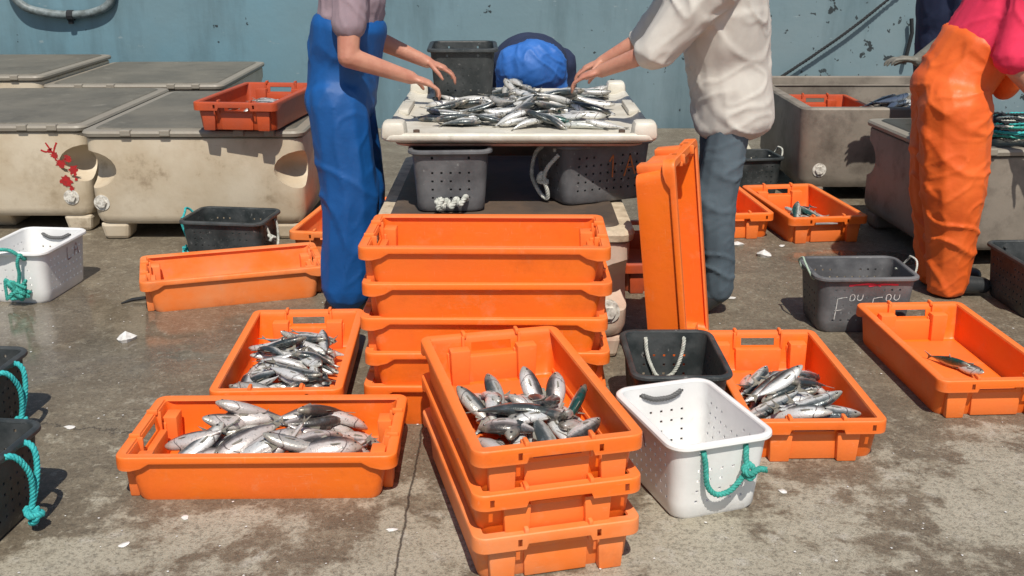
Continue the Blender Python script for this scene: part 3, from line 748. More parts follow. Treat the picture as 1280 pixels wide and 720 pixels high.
# ---------------------------------------------------------------- people
def V(*a): return Vector(a)
class Blob:
    def __init__(s): s.bm = bmesh.new()
    def ball(s, c, r, rot=None, sub=2):
        r = (r, r, r) if isinstance(r, (int, float)) else r
        M = Matrix.Translation(c) @ (rot.to_4x4() if rot else Matrix.Identity(4)) @ Matrix.Diagonal((*r, 1))
        bmesh.ops.create_icosphere(s.bm, subdivisions=sub, radius=1, matrix=M)
    def limb(s, P, Rr, sub=2, flat=None):
        """balls strung along a chain, radius changing smoothly"""
        for (a, b), (ra, rb) in zip(zip(P, P[1:]), zip(Rr, Rr[1:])):
            a, b = Vector(a), Vector(b); d = (b-a).length; n = max(2, int(d/(min(ra, rb)*(.15 if min(ra, rb) > .06 else .30))))
            for i in range(n+1):
                t = i/n; r = ra+(rb-ra)*t; s.ball(a.lerp(b, t), (r, r, r) if not flat else tuple(r*f for f in flat), None, sub)
    def mesh(s, name, voxel, smooth=4, wr=0, wscale=9, seed=0, stretch=(1,1,1), ridged=False, keep=None, factor=.5):
        me = bpy.data.meshes.new(name); s.bm.to_mesh(me); s.bm.free()
        o = bpy.data.objects.new(name, me); COL.objects.link(o)
        m = o.modifiers.new('r', 'REMESH'); m.mode = 'VOXEL'; m.voxel_size = voxel
        if smooth:
            m = o.modifiers.new('s', 'SMOOTH'); m.iterations = smooth; m.factor = factor
        dg = bpy.context.evaluated_depsgraph_get(); me2 = bpy.data.meshes.new_from_object(o.evaluated_get(dg))
        bpy.data.objects.remove(o); bpy.data.meshes.remove(me); me2.name = name
        if wr or keep:
            b = bmesh.new(); b.from_mesh(me2); b.normal_update()
            if wr:
                off = Vector((seed*3.1, seed*1.7, 0))
                for v in b.verts:
                    p = Vector((v.co.x*stretch[0], v.co.y*stretch[1], v.co.z*stretch[2]))*wscale+off
                    q = p + noise.noise_vector(p*.5)*1.2
                    a = noise.noise(q)
                    if ridged:
                        p2 = Vector((p.x+p.z*.55, p.y-p.z*.35, p.z+(p.x-p.y)*.45))
                        q2 = p2*.75 + noise.noise_vector(p*.35)*1.5; q3 = Vector((p.x-p.z*.5, p.y+p.z*.4, p.z-(p.x-p.y)*.5))*1.3+noise.noise_vector(p*.5)+Vector((9,4,2))
                        fold = max(0, 1-abs(noise.noise(q2))*4.2); fold2 = max(0, 1-abs(noise.noise(q3))*5)
                        m2 = .5+.5*noise.noise(p*.4+Vector((5,1,7)))
                        a = noise.noise(p*.42)*1.0 + (fold**1.6)*.75*m2*1.6 + fold2**1.5*.45*(1-m2) - .45
                    else: a = a*.7 + .3*noise.noise(q*2.3)
                    v.co += v.normal*wr*a
            if keep:
                bmesh.ops.delete(b, geom=[v for v in b.verts if not keep(v.co)], context='VERTS')
            b.to_mesh(me2); b.free()
        for v in me2.vertices:
            if v.co.z < .012: v.co.z = .012
        me2.polygons.foreach_set('use_smooth', [True]*len(me2.polygons)); return me2
def hand(B, w, d, nrm, side, curl=.5, s=1.0):
    """palm, five unequal bent fingers; d = direction of the hand, nrm = back-of-hand direction"""
    d = Vector(d).normalized(); nrm = Vector(nrm); nrm = (nrm-d*nrm.dot(d)).normalized(); lat = d.cross(nrm)*side
    w = Vector(w); rot = Matrix((d, lat, nrm)).transposed()
    B.ball(w+d*.045*s, (.048*s, .040*s, .017*s), rot); B.ball(w+d*.068*s, (.030*s, .041*s, .015*s), rot); B.ball(w+d*.012*s, (.03*s, .029*s, .021*s), rot)
    for i, (o, Lg) in enumerate(((.030, .074), (.010, .083), (-.011, .077), (-.031, .060))):
        p = w + d*.088*s + lat*o*s; a = .15+curl*.3; dirv = d + lat*o*2.2
        dirv.normalize(); pts = [p-d*.02*s]; rad = [.0098*s]
        for f, q in ((.46, .0092), (.30, .0084), (.24, .0072)):
            dd = dirv*math.cos(a) - nrm*math.sin(a); p = p + dd*Lg*f*s; pts.append(p); rad.append(q*s); a += curl*(.55+.06*i)
        B.limb(pts, rad, 1)
    b = w + d*.018*s + lat*.028*s; t1 = (d*.6+lat*.75-nrm*.3).normalized(); t2 = (d*.85+lat*.25-nrm*.45).normalized()
    B.limb([b, b+t1*.038*s, b+t1*.038*s+t2*.032*s, b+t1*.038*s+t2*.032*s+(t2-nrm*.2).normalized()*.024*s], [.015*s, .0125*s, .0105*s, .0085*s], 1)
def person(name_label, J, fwd, cloth_specs, group=None, head_dir=None, hands=(None, None), gloves=None, hair=True):
    """J: joints in world coordinates; fwd: facing direction"""
    g0 = V(J['foot_c'][0], J['foot_c'][1], 0); r = empty('person', g0); tag(r, name_label, 'person', group)
    L = {k: (Vector(v)-g0 if not isinstance(v, list) else [Vector(q)-g0 for q in v]) for k, v in J.items() if k != 'foot_c'}
    f = Vector(fwd).normalized(); 
    B = Blob(); pel, che, nek, hd = L['pelvis'], L['chest'], L['neck'], L['head']
    up = (che-pel).normalized(); lat = f.cross(up).normalized(); ff = up.cross(lat).normalized()*-1
    if ff.dot(f) < 0: ff = -ff
    TR = Matrix((ff, lat, up)).transposed()
    def torso(Bl, e=0., lo=-.02, hi=1.12, wid=1.0):
        for i in range(33):
            t = lo+(hi-lo)*i/32
            c = pel.lerp(che, t); hw = .150+.035*max(0, min(1, t)) - .022*math.exp(-((t-.35)/.2)**2); dp = .108+.012*t
            if t > .95: hw *= .93
            Bl.ball(c, (dp+e, (hw+e)*wid, .085), TR, 3)
    torso(B)
    B.ball(pel-up*.03, (.112, .158, .11), TR, 3)
    for k in ('L', 'R'):
        B.limb([L['sho'+k]*.6+che*.4+up*.03, L['sho'+k], L['elb'+k], L['wri'+k]], [.06, .056, .043, .028])
        B.limb([L['hip'+k], L['kne'+k], L['ank'+k]], [.088, .060, .042])
        a = L['ank'+k]; B.limb([a, a+f*.07-V(0,0,.045), a+f*.15-V(0,0,.055)], [.04, .04, .032])
        if hands[0 if k == 'L' else 1]:
            dd, nn, cu = hands[0 if k == 'L' else 1]; hand(B, L['wri'+k], dd, nn, 1 if k == 'L' else -1, cu)
    B.limb([che+up*.12, nek, hd-Vector((0,0,.05))], [.07, .055, .052])
    hf = Vector(head_dir or fwd).normalized(); hu = (hd-nek).normalized(); hl = hf.cross(hu).normalized(); hf = hu.cross(hl).normalized()*-1
    if hf.dot(Vector(head_dir or fwd)) < 0: hf = -hf
    HR = Matrix((hf, hl, hu)).transposed()
    def hp(x, y, z): return hd + hf*x + hl*y + hu*z
    B.ball(hp(-.012, 0, .03), (.098, .077, .092), HR, 3); B.ball(hp(.022, 0, -.035), (.068, .058, .078), HR, 3); B.ball(hp(.058, 0, -.085), (.026, .03, .022), HR)
    B.limb([hp(.080, 0, .018), hp(.104, 0, -.022)], [.010, .0145]); B.ball(hp(.094, .011, -.026), .009); B.ball(hp(.094, -.011, -.026), .009)
    B.ball(hp(.072, .03, .035), (.02, .028, .011), HR); B.ball(hp(.072, -.03, .035), (.02, .028, .011), HR)
    B.ball(hp(.084, 0, -.052), (.012, .026, .006), HR); B.ball(hp(.082, 0, -.064), (.012, .022, .007), HR)
    for q in (-1, 1): B.ball(hp(-.005, q*.079, -.005), (.020, .010, .031), HR)
    body = obj('body', B.mesh('body', .0062, 3, factor=.4), SKIN, r)
    for q in (-1, 1):
        e = bmesh.new(); bmesh.ops.create_uvsphere(e, u_segments=12, v_segments=8, radius=.0125, matrix=Matrix.Translation(hp(.077, q*.031, .014)))
        eo = obj('eye', e, EYEW, r, smooth=True)
        e = bmesh.new(); bmesh.ops.create_uvsphere(e, u_segments=10, v_segments=8, radius=.0065, matrix=Matrix.Translation(hp(.0845, q*.031, .014))); obj('iris', e, EYE, eo, smooth=True)
    if hair:
        b = Blob(); b.ball(hp(-.024, 0, .044), (.100, .086, .092), HR, 3); b.ball(hp(-.055, 0, .0), (.064, .078, .085), HR, 3)
        me = b.mesh('hair', .008, 2, .004, 45, 2, keep=lambda c: (c-hp(.085, 0, -.03)).length > .098); obj('hair', me, HAIR, r)
    for spec in cloth_specs:
        nm, m = spec['name'], spec['mat']; b = Blob(); e = spec.get('e', .012)
        if 'torso' in spec: torso(b, e, *spec['torso'], wid=spec.get('wid', 1.0))
        if spec.get('hips'): b.ball(pel-up*.03, (.115+e, .165+e, .12), TR, 3)
        for c, rad in spec.get('balls', []): b.ball(Vector(c)-g0, rad, None, 3)
        for ks in spec.get('sleeves', ''):
            pts = [L['sho'+ks]*.6+che*.4+up*.03, L['sho'+ks]]; rr = [.062+e, .062+e]
            t = spec.get('sleeve_len', .7)
            se = spec.get('se', e)
            if t <= 1: pts.append(L['sho'+ks].lerp(L['elb'+ks], t)); rr.append(.05+se)
            else: pts += [L['elb'+ks], L['elb'+ks].lerp(L['wri'+ks], t-1)]; rr += [.048+se, .036+se]
            b.limb(pts, rr)
        if 'legs' in spec:
            le = spec['legs']; lr = spec.get('leg_r')
            for ks in 'LR':
                an = L['ank'+ks]; b.limb([L['hip'+ks], L['kne'+ks], an+V(0,0,spec.get('hem', .02))], lr or [.092+le, .068+le, .055+le*.9])
        if 'boots' in spec:
            for ks in 'LR':
                a = L['ank'+ks]; b2 = Blob()
                b2.limb([a.lerp(L['kne'+ks], .55), a, a+f*.05-V(0,0,.040)], [.058, .052, .048]); b2.limb([a+f*.05-V(0,0,.043), a+f*.16-V(0,0,.050)], [.046, .040])
                me = b2.mesh('boot', .009, 3)
                for v in me.vertices: v.co.z = max(v.co.z, .002 if True else 0)
                obj('boot', me, m, r)
            b.bm.free(); continue
        for P, rr in spec.get('limbs', []): b.limb([Vector(p)-g0 for p in P], rr)
        keep = spec.get('keep'); kk = (lambda c, k=keep: k(c+g0)) if keep else None
        me = b.mesh(nm, spec.get('vox', .011), spec.get('smooth', 4), spec.get('wr', .006), spec.get('ws', 9), spec.get('seed', 1), spec.get('stretch', (1,1,1)), spec.get('ridged', False), kk)
        o = obj(nm, me, m, r)
        if kk:
            s = o.modifiers.new('t', 'SOLIDIFY'); s.thickness = .003
    if gloves:
        for k, dd, nn, cu in gloves:
            b = Blob(); hand(b, L['wri'+k], dd, nn, 1 if k == 'L' else -1, cu, 1.12); b.limb([L['wri'+k], L['wri'+k].lerp(L['elb'+k], .7)], [.036, .055])
            obj('glove', b.mesh('glove', .0062, 2, .003, 18), GLOVE, r)
    return r

# ================================================================ PLACES
# ---- insulated tubs at the left
make_tub(-1.66, 6.20, 0, 1.13, 1.50, .60, 'beige insulated tub with grey lid carrying the small red-orange crate', drains=((-.51, .21),))
tl = make_tub(-2.86, 6.36, 0, 1.14, 1.48, .60, 'beige insulated tub splashed with red paint, at the left edge', drains=((.46, .20),))
make_tub(-2.60, 7.98, 1, 1.20, 1.42, .60, 'insulated tub behind the lid that carries the small crate, pushed against the hull', lidm=LID, drains=())
make_tub(-3.83, 7.96, 1, 1.22, 1.40, .66, 'taller lidded tub in the back left row with a dark gap at its edge', drains=())
# red paint marks on the tub's front
def on_front(u, v): return ((u, -.735, v), (0, -1, 0))
def splat(bm, cx, cz, r, seed, y=-.7405):
    vs = []
    for k in range(26):
        a = 2*math.pi*k/26; rr = r*(.45+.9*abs(noise.noise(Vector((math.cos(a)*2.2+seed, math.sin(a)*2.2, seed)))))
        vs.append(bm.verts.new((cx+math.cos(a)*rr, y, cz+math.sin(a)*rr*1.1)))
    bm.faces.new(vs)
bm = bmesh.new()
for cx, cz, r, sd in ((.40,.43,.030,1),(.43,.385,.036,2),(.47,.41,.03,5),(.375,.455,.018,3),(.49,.35,.038,4),(.445,.29,.05,6),(.47,.25,.02,8),(.50,.30,.014,9)): splat(bm, cx, cz, r, sd)
obj('red_paint_mark', bm, RED_PAINT, tl)
strokes('red_paint_stroke', [[(.36,.50),(.385,.455),(.40,.42)],[(.42,.50),(.405,.47),(.395,.44)],[(.33,.46),(.36,.45),(.39,.47)],[(.40,.41),(.44,.375)]], lambda u, v: ((u, -.7390, v), (0, -1, 0)), RED_PAINT, tl, .012)

# ---- tub that carries the sorting table
make_tub(.10, 5.56, 0, .84, .42, .70, 'dark brown tub behind the sorting table, seen between its two bins', m=mat('dark_brown_tub', (.13,.085,.052), .5, col2=(.08,.055,.038), scale=6, bump=.2), lidm=LID, rimm=mat('dark_lid_edge', (.05,.04,.03), .5), group=None, drains=())
stand = make_tub(-.035, 4.45, 0, .95, 1.40, .53, 'worn cream tub under the sorting table, behind the stack of empty crates', m=mat('pinkish_cream_tub', (.60,.50,.40), .5, col2=(.52,.36,.28), scale=4, dirt=(.3,.2,.14), dscale=6, dlo=.58, dhi=.8, bump=.2, bscale=18),
    lid=True, lidm=mat('wet_brown_lid', (.12,.085,.06), .55, col2=(.07,.055,.045), scale=5, bump=.2), rimm=STANDRIM, drains=((.40, .20),), group=None, lid_t=.06)
# two bins on it, then the white lid used as a table
fbin(-.245, 4.17, .531, 93, 'grey perforated bin on its end side under the sorting table, left of the two', 'g', (None, 'flat'), (ROPE_W, ROPE_W))
b1 = [o for o in COL.objects if o.name.startswith('fish_bin')][-1]
rope('rope_handle', [(-.19,.05,.03),(-.215,.045,.05),(-.23,.03,.035),(-.222,.015,.055),(-.235,.0,.03),(-.22,-.02,.06),(-.232,-.035,.04),(-.215,-.055,.065),(-.19,-.06,.05)], .010, ROPE_W, b1, 3, .035)
rope('knot', [(-.215,.04,.02),(-.235,.03,.03),(-.24,.045,.045),(-.22,.055,.05),(-.235,.035,.06),(-.245,.05,.03),(-.22,.03,.02)], .010, ROPE_W, b1, 3, .03)
b2 = fbin(.325, 4.27, .531, 24, 'dark bin marked 1A holding up the right end of the sorting table', 'g', ('inside', 'flat'), (ROPE_W, ROPE_W), r=.008)
rope('rope_loop', [(-.195,.05,.21),(-.225,.06,.18),(-.25,.04,.10),(-.235,.0,.035),(-.215,-.03,.012),(-.222,-.045,.05),(-.24,-.05,.10),(-.235,-.075,.15),(-.2,-.10,.20)], .0085, ROPE_W, b2, 3, .035)
rope('knot', [(-.22,-.02,.11),(-.25,-.05,.12),(-.255,-.035,.09),(-.225,-.05,.085),(-.245,-.02,.105),(-.25,-.055,.1)], .010, ROPE_W, b2, 3, .03)
def bin_long(u, v, s=-1):      # face of a long side
    t = v/BH; return ((u, s*(.130+.017*t), v), (0, s, 0))
strokes('painted_numeral', [[(.005,.165),(.018,.188),(.02,.19)],[(.02,.19),(.021,.14),(.022,.10)]], bin_long, ORANGE_PAINT, b2, .008)
strokes('painted_letter', [[(.075,.10),(.088,.145),(.098,.185)],[(.098,.185),(.112,.14),(.126,.105)],[(.084,.135),(.118,.138)]], bin_long, ORANGE_PAINT, b2, .008)
def table():
    r = empty('sorting_table', (.028, 4.64, .797)); tag(r, 'white upturned tub lid used as a table for sorting fish', 'table')
    W, D = 1.06, 1.30; hw, hd = W/2, D/2
    bm = bmesh.new(); P = []
    for z_, a, rr in ((-.010,.055,.04),(-.004,.035,.05),(.004,.008,.05),(.012,.0,.05),(.028,.0,.05),(.036,.006,.05),(.037,.022,.05),(.033,.030,.05),(.024,.05,.05),(.022,.075,.05)):
        pts, _ = loop(hw-a, hd-a, rr, [-.25, 0, .25], [-.25, 0, .25], 7); P.append([bm.verts.new((x, y, z_)) for x, y in pts])
    for A, B in zip(P, P[1:]):
        for j in range(len(A)): bm.faces.new((A[j], A[(j+1)%len(A)], B[(j+1)%len(A)], B[j]))
    bm.faces.new(P[0][::-1]); bm.faces.new(P[-1]); obj('slab', bm, TABLE, r, smooth=True, angle=50)
    bm = bmesh.new(); P = []
    for z_, a in ((-.0225,.062),(-.018,.052),(-.011,.048)):
        pts, _ = loop(hw-a, hd-a, .05, [-.25, 0, .25], [-.25, 0, .25], 7); P.append([bm.verts.new((x, y, z_)) for x, y in pts])
    for A, B in zip(P, P[1:]):
        for j in range(len(A)): bm.faces.new((A[j], A[(j+1)%len(A)], B[(j+1)%len(A)], B[j]))
    bm.faces.new(P[0][::-1]); bm.faces.new(P[-1]); obj('underside', bm, PINKEDGE, r, smooth=True, angle=50)
    for sx_ in (-1, 1):
        for sy_ in (-1, 1):
            b = bmesh.new(); box(b, (sx_*(hw-.050), sy_*(hd-.055), .046), (.085, .095, .066), .016, taper=1.15); obj('corner_block', b, TABLE, r, smooth=True, angle=40)
        b = bmesh.new(); box(b, (sx_*(hw-.04), 0.02, .036), (.045, .30, .026), .008); obj('side_rib', b, TABLE, r, smooth=True, angle=40)
    for q in (-1, 1):
        b = bmesh.new(); tube(b, [(q*.40, -.54, .020), (q*.40, -.54, .033)], .013, 10); obj('bolt', b, mat('rusty_bolt', (.12,.08,.06), .6, .4), r)
        b = bmesh.new(); tube(b, [(q*.445, -.55, .020), (q*.445, -.55, .030)], .008, 10); obj('bolt', b, bpy.data.materials['rusty_bolt'], r)
    return r
table()
# ---- stack of five empty crates
lbl = ['topmost empty orange crate of the five stacked before the sorting table', 'second crate from the top of the five-crate stack', 'middle crate of the five-crate stack', 'fourth crate from the top of the five-crate stack', 'bottom crate of the five-crate stack, on the floor']
for i in range(5):
    dx = (-.002, .004, -.003, .005, .0)[i]
    crate(-.085+dx, 3.393, .118*i, (-.8, .3, -.9, .2, -.8)[i]+(180 if i % 2 else 0), lbl[4-i], 'empty crates stacked before the table')
# ---- three crates stacked in front
T = []
for i, (l, k, yw) in enumerate((('bottom crate of the three stacked in the front, resting on the floor', 's', 104.0), ('middle crate of the three stacked in the front', 'o', 284.0), ('top crate of the front three, filled with silver fish', 'o', 104.0))):
    T.append(crate(.023, 2.685, .118*i, yw, l, 'three crates stacked in the front', k))
cA = crate(-.731, 2.90, 0, .9, 'orange crate with fat fish lying along the front left')
cD = crate(-.785, 3.545, 0, 92.3, 'orange crate full of small fish left of the five-crate stack')
cB = crate(.922, 3.313, 0, 271.2, 'orange crate of silver fish right of the white bin')
cC = crate(1.615, 3.631, 0, 92.8, 'orange crate at the right edge with only a couple of green fish in it')
crate(-1.272, 4.60, 0, 17.9, 'empty orange crate standing askew left of the worker in blue', None, 's')
crate(.537, 3.815, .406, 0, 'orange crate standing on end against the sorting table', rot=(R(10.2), R(83.4), R(-9.9)))
crate(-.86, 5.48, 0, 83, 'faded crate half hidden behind the worker in blue', None, 's')
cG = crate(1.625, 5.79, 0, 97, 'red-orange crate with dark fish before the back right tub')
crate(1.155, 5.86, 0, 275, 'crate touching the left side of the dark-fish crate, partly behind the jeans')
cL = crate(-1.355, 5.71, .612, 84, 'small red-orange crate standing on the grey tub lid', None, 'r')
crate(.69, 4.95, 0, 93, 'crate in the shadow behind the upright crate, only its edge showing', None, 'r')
# ---- bins
W1 = fbin(.518, 2.79, 0, 108.1, 'white perforated bin with a green rope handle, front centre', 'w', ('hang', 'bar'), (ROPE_G, mat('grey_handle', (.1,.1,.1), .5)), r=.008)
W2 = fbin(-2.169, 4.619, 0, 84.2, 'white perforated bin by the left tubs with tangled green rope', 'w', ('slack', 'bar'), (ROPE_G, bpy.data.materials['grey_handle']), r=.008)
K3 = fbin(.533, 3.243, 0, 90.5, 'dark bin with two pale rope ends between the stack and the white bin', 'k', ('flat', 'inside'), (ROPE_W, ROPE_W), r=.007)
K1 = fbin(1.436, 4.197, 0, 1.5, 'dark bin with painted FOU FOU lettering and thin rope handles, right', 'g', ('up', 'up'), (mat('pale_green_twine', (.35,.45,.36), .8), ROPE_W), r=.0042)
K2 = fbin(-1.39, 5.07, 0, -7.7, 'dark bin with a turquoise knot in front of the left tub', 'k', ('slack', 'hang'), (ROPE_T, ROPE_W), r=.006)
fbin(2.30, 4.40, 0, 92, 'black bin at the right edge beside the orange trousers', 'k', ('flat', 'flat'), (BLACKP, BLACKP))
fbin(1.475, 6.62, 0, 8, 'black bin standing at the back between worker in white and right tub', 'k', ('up', 'up'), (ROPE_W, ROPE_W))
fbin(-.23, 5.06, .822, 92, 'black bin standing on the back left of the sorting table', 'k', (None, None))
fbin(-1.497, 2.53, 0, 84.0, 'nearest black bin at the left edge with turquoise rope', 'k', (None, None))
fbin(-1.775, 3.09, 0, 86.0, 'black bin behind the nearest one at the left edge', 'k', (None, None))
bl = [o for o in COL.objects if o.name.startswith('fish_bin')][-2:]
for o in bl:
    rope('rope_handle', [(.09,-.128,.215),(.09,-.165,.232),(.082,-.19,.215),(.07,-.198,.17),(.05,-.198,.12),(.03,-.192,.075),(.02,-.186,.05)], .0085, ROPE_T, o, 3, .035)
    rope('rope_loop', [(.0,-.128,.21),(-.0,-.160,.235),(.01,-.185,.225),(.03,-.20,.17),(.035,-.195,.1),(.02,-.19,.06)], .0085, ROPE_T, o, 3, .035)
    rope('knot', [(.02,-.18,.07),(.0,-.2,.06),(.03,-.215,.05),(.045,-.195,.045),(.02,-.19,.03),(.01,-.21,.045),(.035,-.2,.065)], .010, ROPE_T, o, 3, .03)
rt = random.Random(4)
for q in range(3):
    rope('rope_tangle', [(-.222-.02*rt.random(), -.03+rt.uniform(-.055,.055), .03+rt.uniform(0,.10)) for _ in range(9)], .0075, ROPE_G, W2, 3, .035)
strokes('painted_lettering', [
    # F O U   F O U
    [(-.125,.060),(-.122,.105),(-.12,.150)],[(-.12,.150),(-.10,.155),(-.082,.157)],[(-.128,.098),(-.10,.102)],
    [(-.070,.15),(-.068,.165),(-.055,.168),(-.050,.155),(-.056,.143),(-.068,.142),(-.070,.15)],[(-.038,.168),(-.040,.15),(-.030,.143),(-.020,.15),(-.018,.168)],
    [(.022,.060),(.024,.105),(.026,.150)],[(.026,.150),(.045,.155),(.064,.157)],[(.018,.098),(.045,.102)],
    [(.078,.15),(.080,.165),(.092,.168),(.098,.155),(.092,.143),(.080,.142),(.078,.15)],[(.112,.168),(.110,.15),(.120,.143),(.130,.15),(.132,.168)]], bin_long, WHITE_PAINT, K1, .0042)
strokes('red_paint_smear', [[(-.08,.208),(.0,.214),(.05,.207)],[(.0,.206),(.06,.212),(.12,.210)]], bin_long, mat('pink_red_smear', (.6,.03,.07), .6), K1, .010)
strokes('marker_letters', [[(.015,.205),(.015,.15),(.05,.148)],[(.075,.15),(.095,.205),(.115,.15)],[(.083,.172),(.108,.172)]], lambda u, v: bin_long(u, v, -1), MAROON_PAINT, W2, .006)
strokes('marker_letters', [[(.06,.185),(.055,.14),(.085,.138)],[(.03,.14),(.015,.185),(.0,.145)]], lambda u, v: bin_long(u, v, 1), MAROON_PAINT, W1, .008)

# ---- right hand tubs, rope and hose
t1 = make_tub(2.31, 6.88, 0, 1.14, 1.10, .575, 'open grey-brown tub at the back right holding a red crate and fish', m=TUB_DULL, lid=False, open_top=True, drains=((-.44, .20),))
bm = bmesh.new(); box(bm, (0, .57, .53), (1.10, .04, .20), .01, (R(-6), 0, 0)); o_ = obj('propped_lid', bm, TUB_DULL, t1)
cr = crate(2.06, 6.86, .385, 90, 'red crate lying inside the open back right tub', None, 'r')
make_tub(2.56, 5.42, 4, 1.12, .92, .60, 'grey-brown lidded tub behind the orange trousers', m=TUB_DULL, lidm=mat('dark_wet_lid', (.06,.055,.045), .4, bump=.2), rimm=LIDRIM, drains=())
def coil(x, y, z, label, mats, n=16, r=.16):
    root = empty('rope_coil', (x, y, z)); tag(root, label, 'rope')
    for i in range(n):
        P = []; a0 = random.random()*6; rr = r*random.uniform(.5, 1); cx, cy = random.uniform(-.08,.08), random.uniform(-.05,.05); zz = .012+i*.006
        for k in range(9):
            a = a0+2*math.pi*k/9; q = rr*random.uniform(.8, 1.15); P.append((cx+q*math.cos(a)*1.3, cy+q*math.sin(a), zz+random.uniform(0, .022)))
        rope('rope_turn', P, .008, random.choice(mats), root, 3, .045, closed=False, sub=6)
coil(2.42, 5.12, .605, 'tangle of green and pale rope on the tub at the right edge', [ROPE_T, ROPE_W, ROPE_K, ROPE_G])
bm = bmesh.new(); tube(bm, spline([(1.52,7.1,.02),(1.56,7.1,.2),(1.60,7.1,.36),(1.68,7.1,.44),(1.78,7.1,.42),(1.84,7.12,.3),(1.86,7.15,.1),(1.9,7.2,.02)], 6), .024, 10)
bm.free(); bm = bmesh.new(); tube(bm, spline([(1.70,7.2,.44),(1.61,7.12,.43),(1.555,7.08,.35),(1.55,7.05,.25),(1.60,7.03,.16),(1.62,7.0,.06),(1.55,6.95,.022),(1.45,7.1,.022),(1.3,7.3,.022)], 8), .024, 10)
tag(obj('curved_hose', bm, mat('cream_hose', (.55,.52,.42), .5, bump=.1), None, smooth=True), 'cream curved hose standing up left of the open back tub', 'hose')

# ---- fish
I4 = Matrix.Identity(4)
def CMx(o, z=0): return Matrix.Translation(o.location) @ Euler(o.rotation_euler).to_matrix().to_4x4()
inbox = lambda hx, hy: (lambda x, y: abs(x) < hx and abs(y) < hy)
U = random.uniform; G_ = random.gauss
def bump(cx, cy, ax, ay, h): return lambda x, y: h*max(0, 1-((x-cx)/ax)**2-((y-cy)/ay)**2)
pile(CMx(cA), 46, lambda: (U(-.26, .28), U(-.13, .12)), .014, .34, .19, 'fat silvery pink fish heaped in the front left crate', 'fish in the front left crate', lambda x, y: random.choice((R(200), R(20), R(215), R(35)))+G_(0, .3), (1.05, 1.3), [6,7,8,6,7,8,0,5,12,14,4], zmax=.14, clampf=inbox(.325, .178), mound=bump(.03, -.01, .36, .24, .05))
pile(CMx(cD), 66, lambda: (U(-.28, .20), U(-.15, .15)), .014, .34, .19, 'slim silver fish in the crate left of the five-crate stack', 'fish in the crate left of the stack', lambda x, y: random.choice((R(75), R(60), R(250)))+G_(0, .4), (.85, 1.0), [0,1,2,3,4,5,0,1,14,2,5,12], zmax=.12, clampf=inbox(.330, .186), mound=bump(-.05, 0, .33, .25, .05))
pile(CMx(T[2]), 36, lambda: (U(-.30, .08), U(-.13, .14)), .014, .34, .19, 'silver fish in the top crate of the front three', 'fish in the top crate of the front three', lambda x, y: random.choice((R(190), R(20), R(-20), R(60), R(5)))+G_(0, .5), (.88, 1.08), [0,1,2,6,7,12,13,14,5,8], zmax=.10, clampf=inbox(.33, .18), mound=bump(-.18, .0, .25, .2, .03))
pile(CMx(cB), 54, lambda: (U(-.04, .29), U(-.15, .15)), .014, .34, .19, 'silver fish in the crate right of the white bin', 'fish in the crate right of the white bin', lambda x, y: random.choice((R(90), R(75), R(-70), R(120)))+G_(0, .35), (.98, 1.2), [0,1,2,3,4,5,0,2,13,9], zmax=.075, clampf=inbox(.330, .183), mound=bump(.13, 0, .26, .24, .012))
for i, t in enumerate(T[:2]):
    pile(CMx(t), 7, lambda: (U(-.31, -.16) if i == 0 else U(.16, .31), U(-.14, .14)), .04, .34, .19, ('fish showing in the gap of the bottom front crate', 'fish showing in the gap of the middle front crate')[i], ('fish in the bottom front crate', 'fish in the middle front crate')[i], lambda x, y: G_(1.57, .4), (.9, 1.1), zmax=.09, clampf=inbox(.335, .185))
pile(CMx(cG), 20, lambda: (U(-.24, .12), U(-.10, .1)), .014, .34, .19, 'dark small fish in the crate before the back right tub', 'fish in the back right crate', lambda x, y: G_(.9, .8), (1.0, 1.15), [9,10,11,12,13,3], zmax=.08, clampf=inbox(.33, .185), mound=bump(-.05, 0, .2, .15, .03))
pile(CMx(cL), 8, lambda: (U(-.25, .15), U(-.1, .1)), .05, .34, .19, 'pale fish in the small crate on the tub lid', 'fish in the crate on the lid', lambda x, y: G_(0, 1), (1.0, 1.2), zmax=.08, clampf=inbox(.33, .185), mound=bump(-.1, 0, .2, .15, .04))
pile(Matrix.Translation((2.45, 6.74, .525)), 14, lambda: (U(-.16, .25), U(-.25, .1)), .0, .5, .4, 'slim silver fish in the open back right tub', 'fish in the open back tub', lambda x, y: G_(0, .4), (1.1, 1.4), [0,1,3,4,12], zmax=.08)
# on the table: a mound in the middle thinning to the right
def tplace():
    if random.random() < .30: return (G_(.0, .15), G_(-.08, .22))
    if random.random() < .55: return (U(.0, .42), U(-.46, .48))
    return (U(-.42, .1), U(-.44, .48))
pile(Matrix.Translation((.028, 4.64, .819)), 140, tplace, .002, .5, .6, 'small silver fish in the heap on the white sorting table', 'fish heaped on the sorting table', lambda x, y: random.choice((0, 3.14))+G_(0, .22 if abs(x) > .14 else .7), (.82, 1.02), [0,1,2,0,1,2,4,3,4,9,14,5], zmax=.10, clampf=inbox(.45, .54), mound=bump(-.01, -.05, .30, .42, .018))
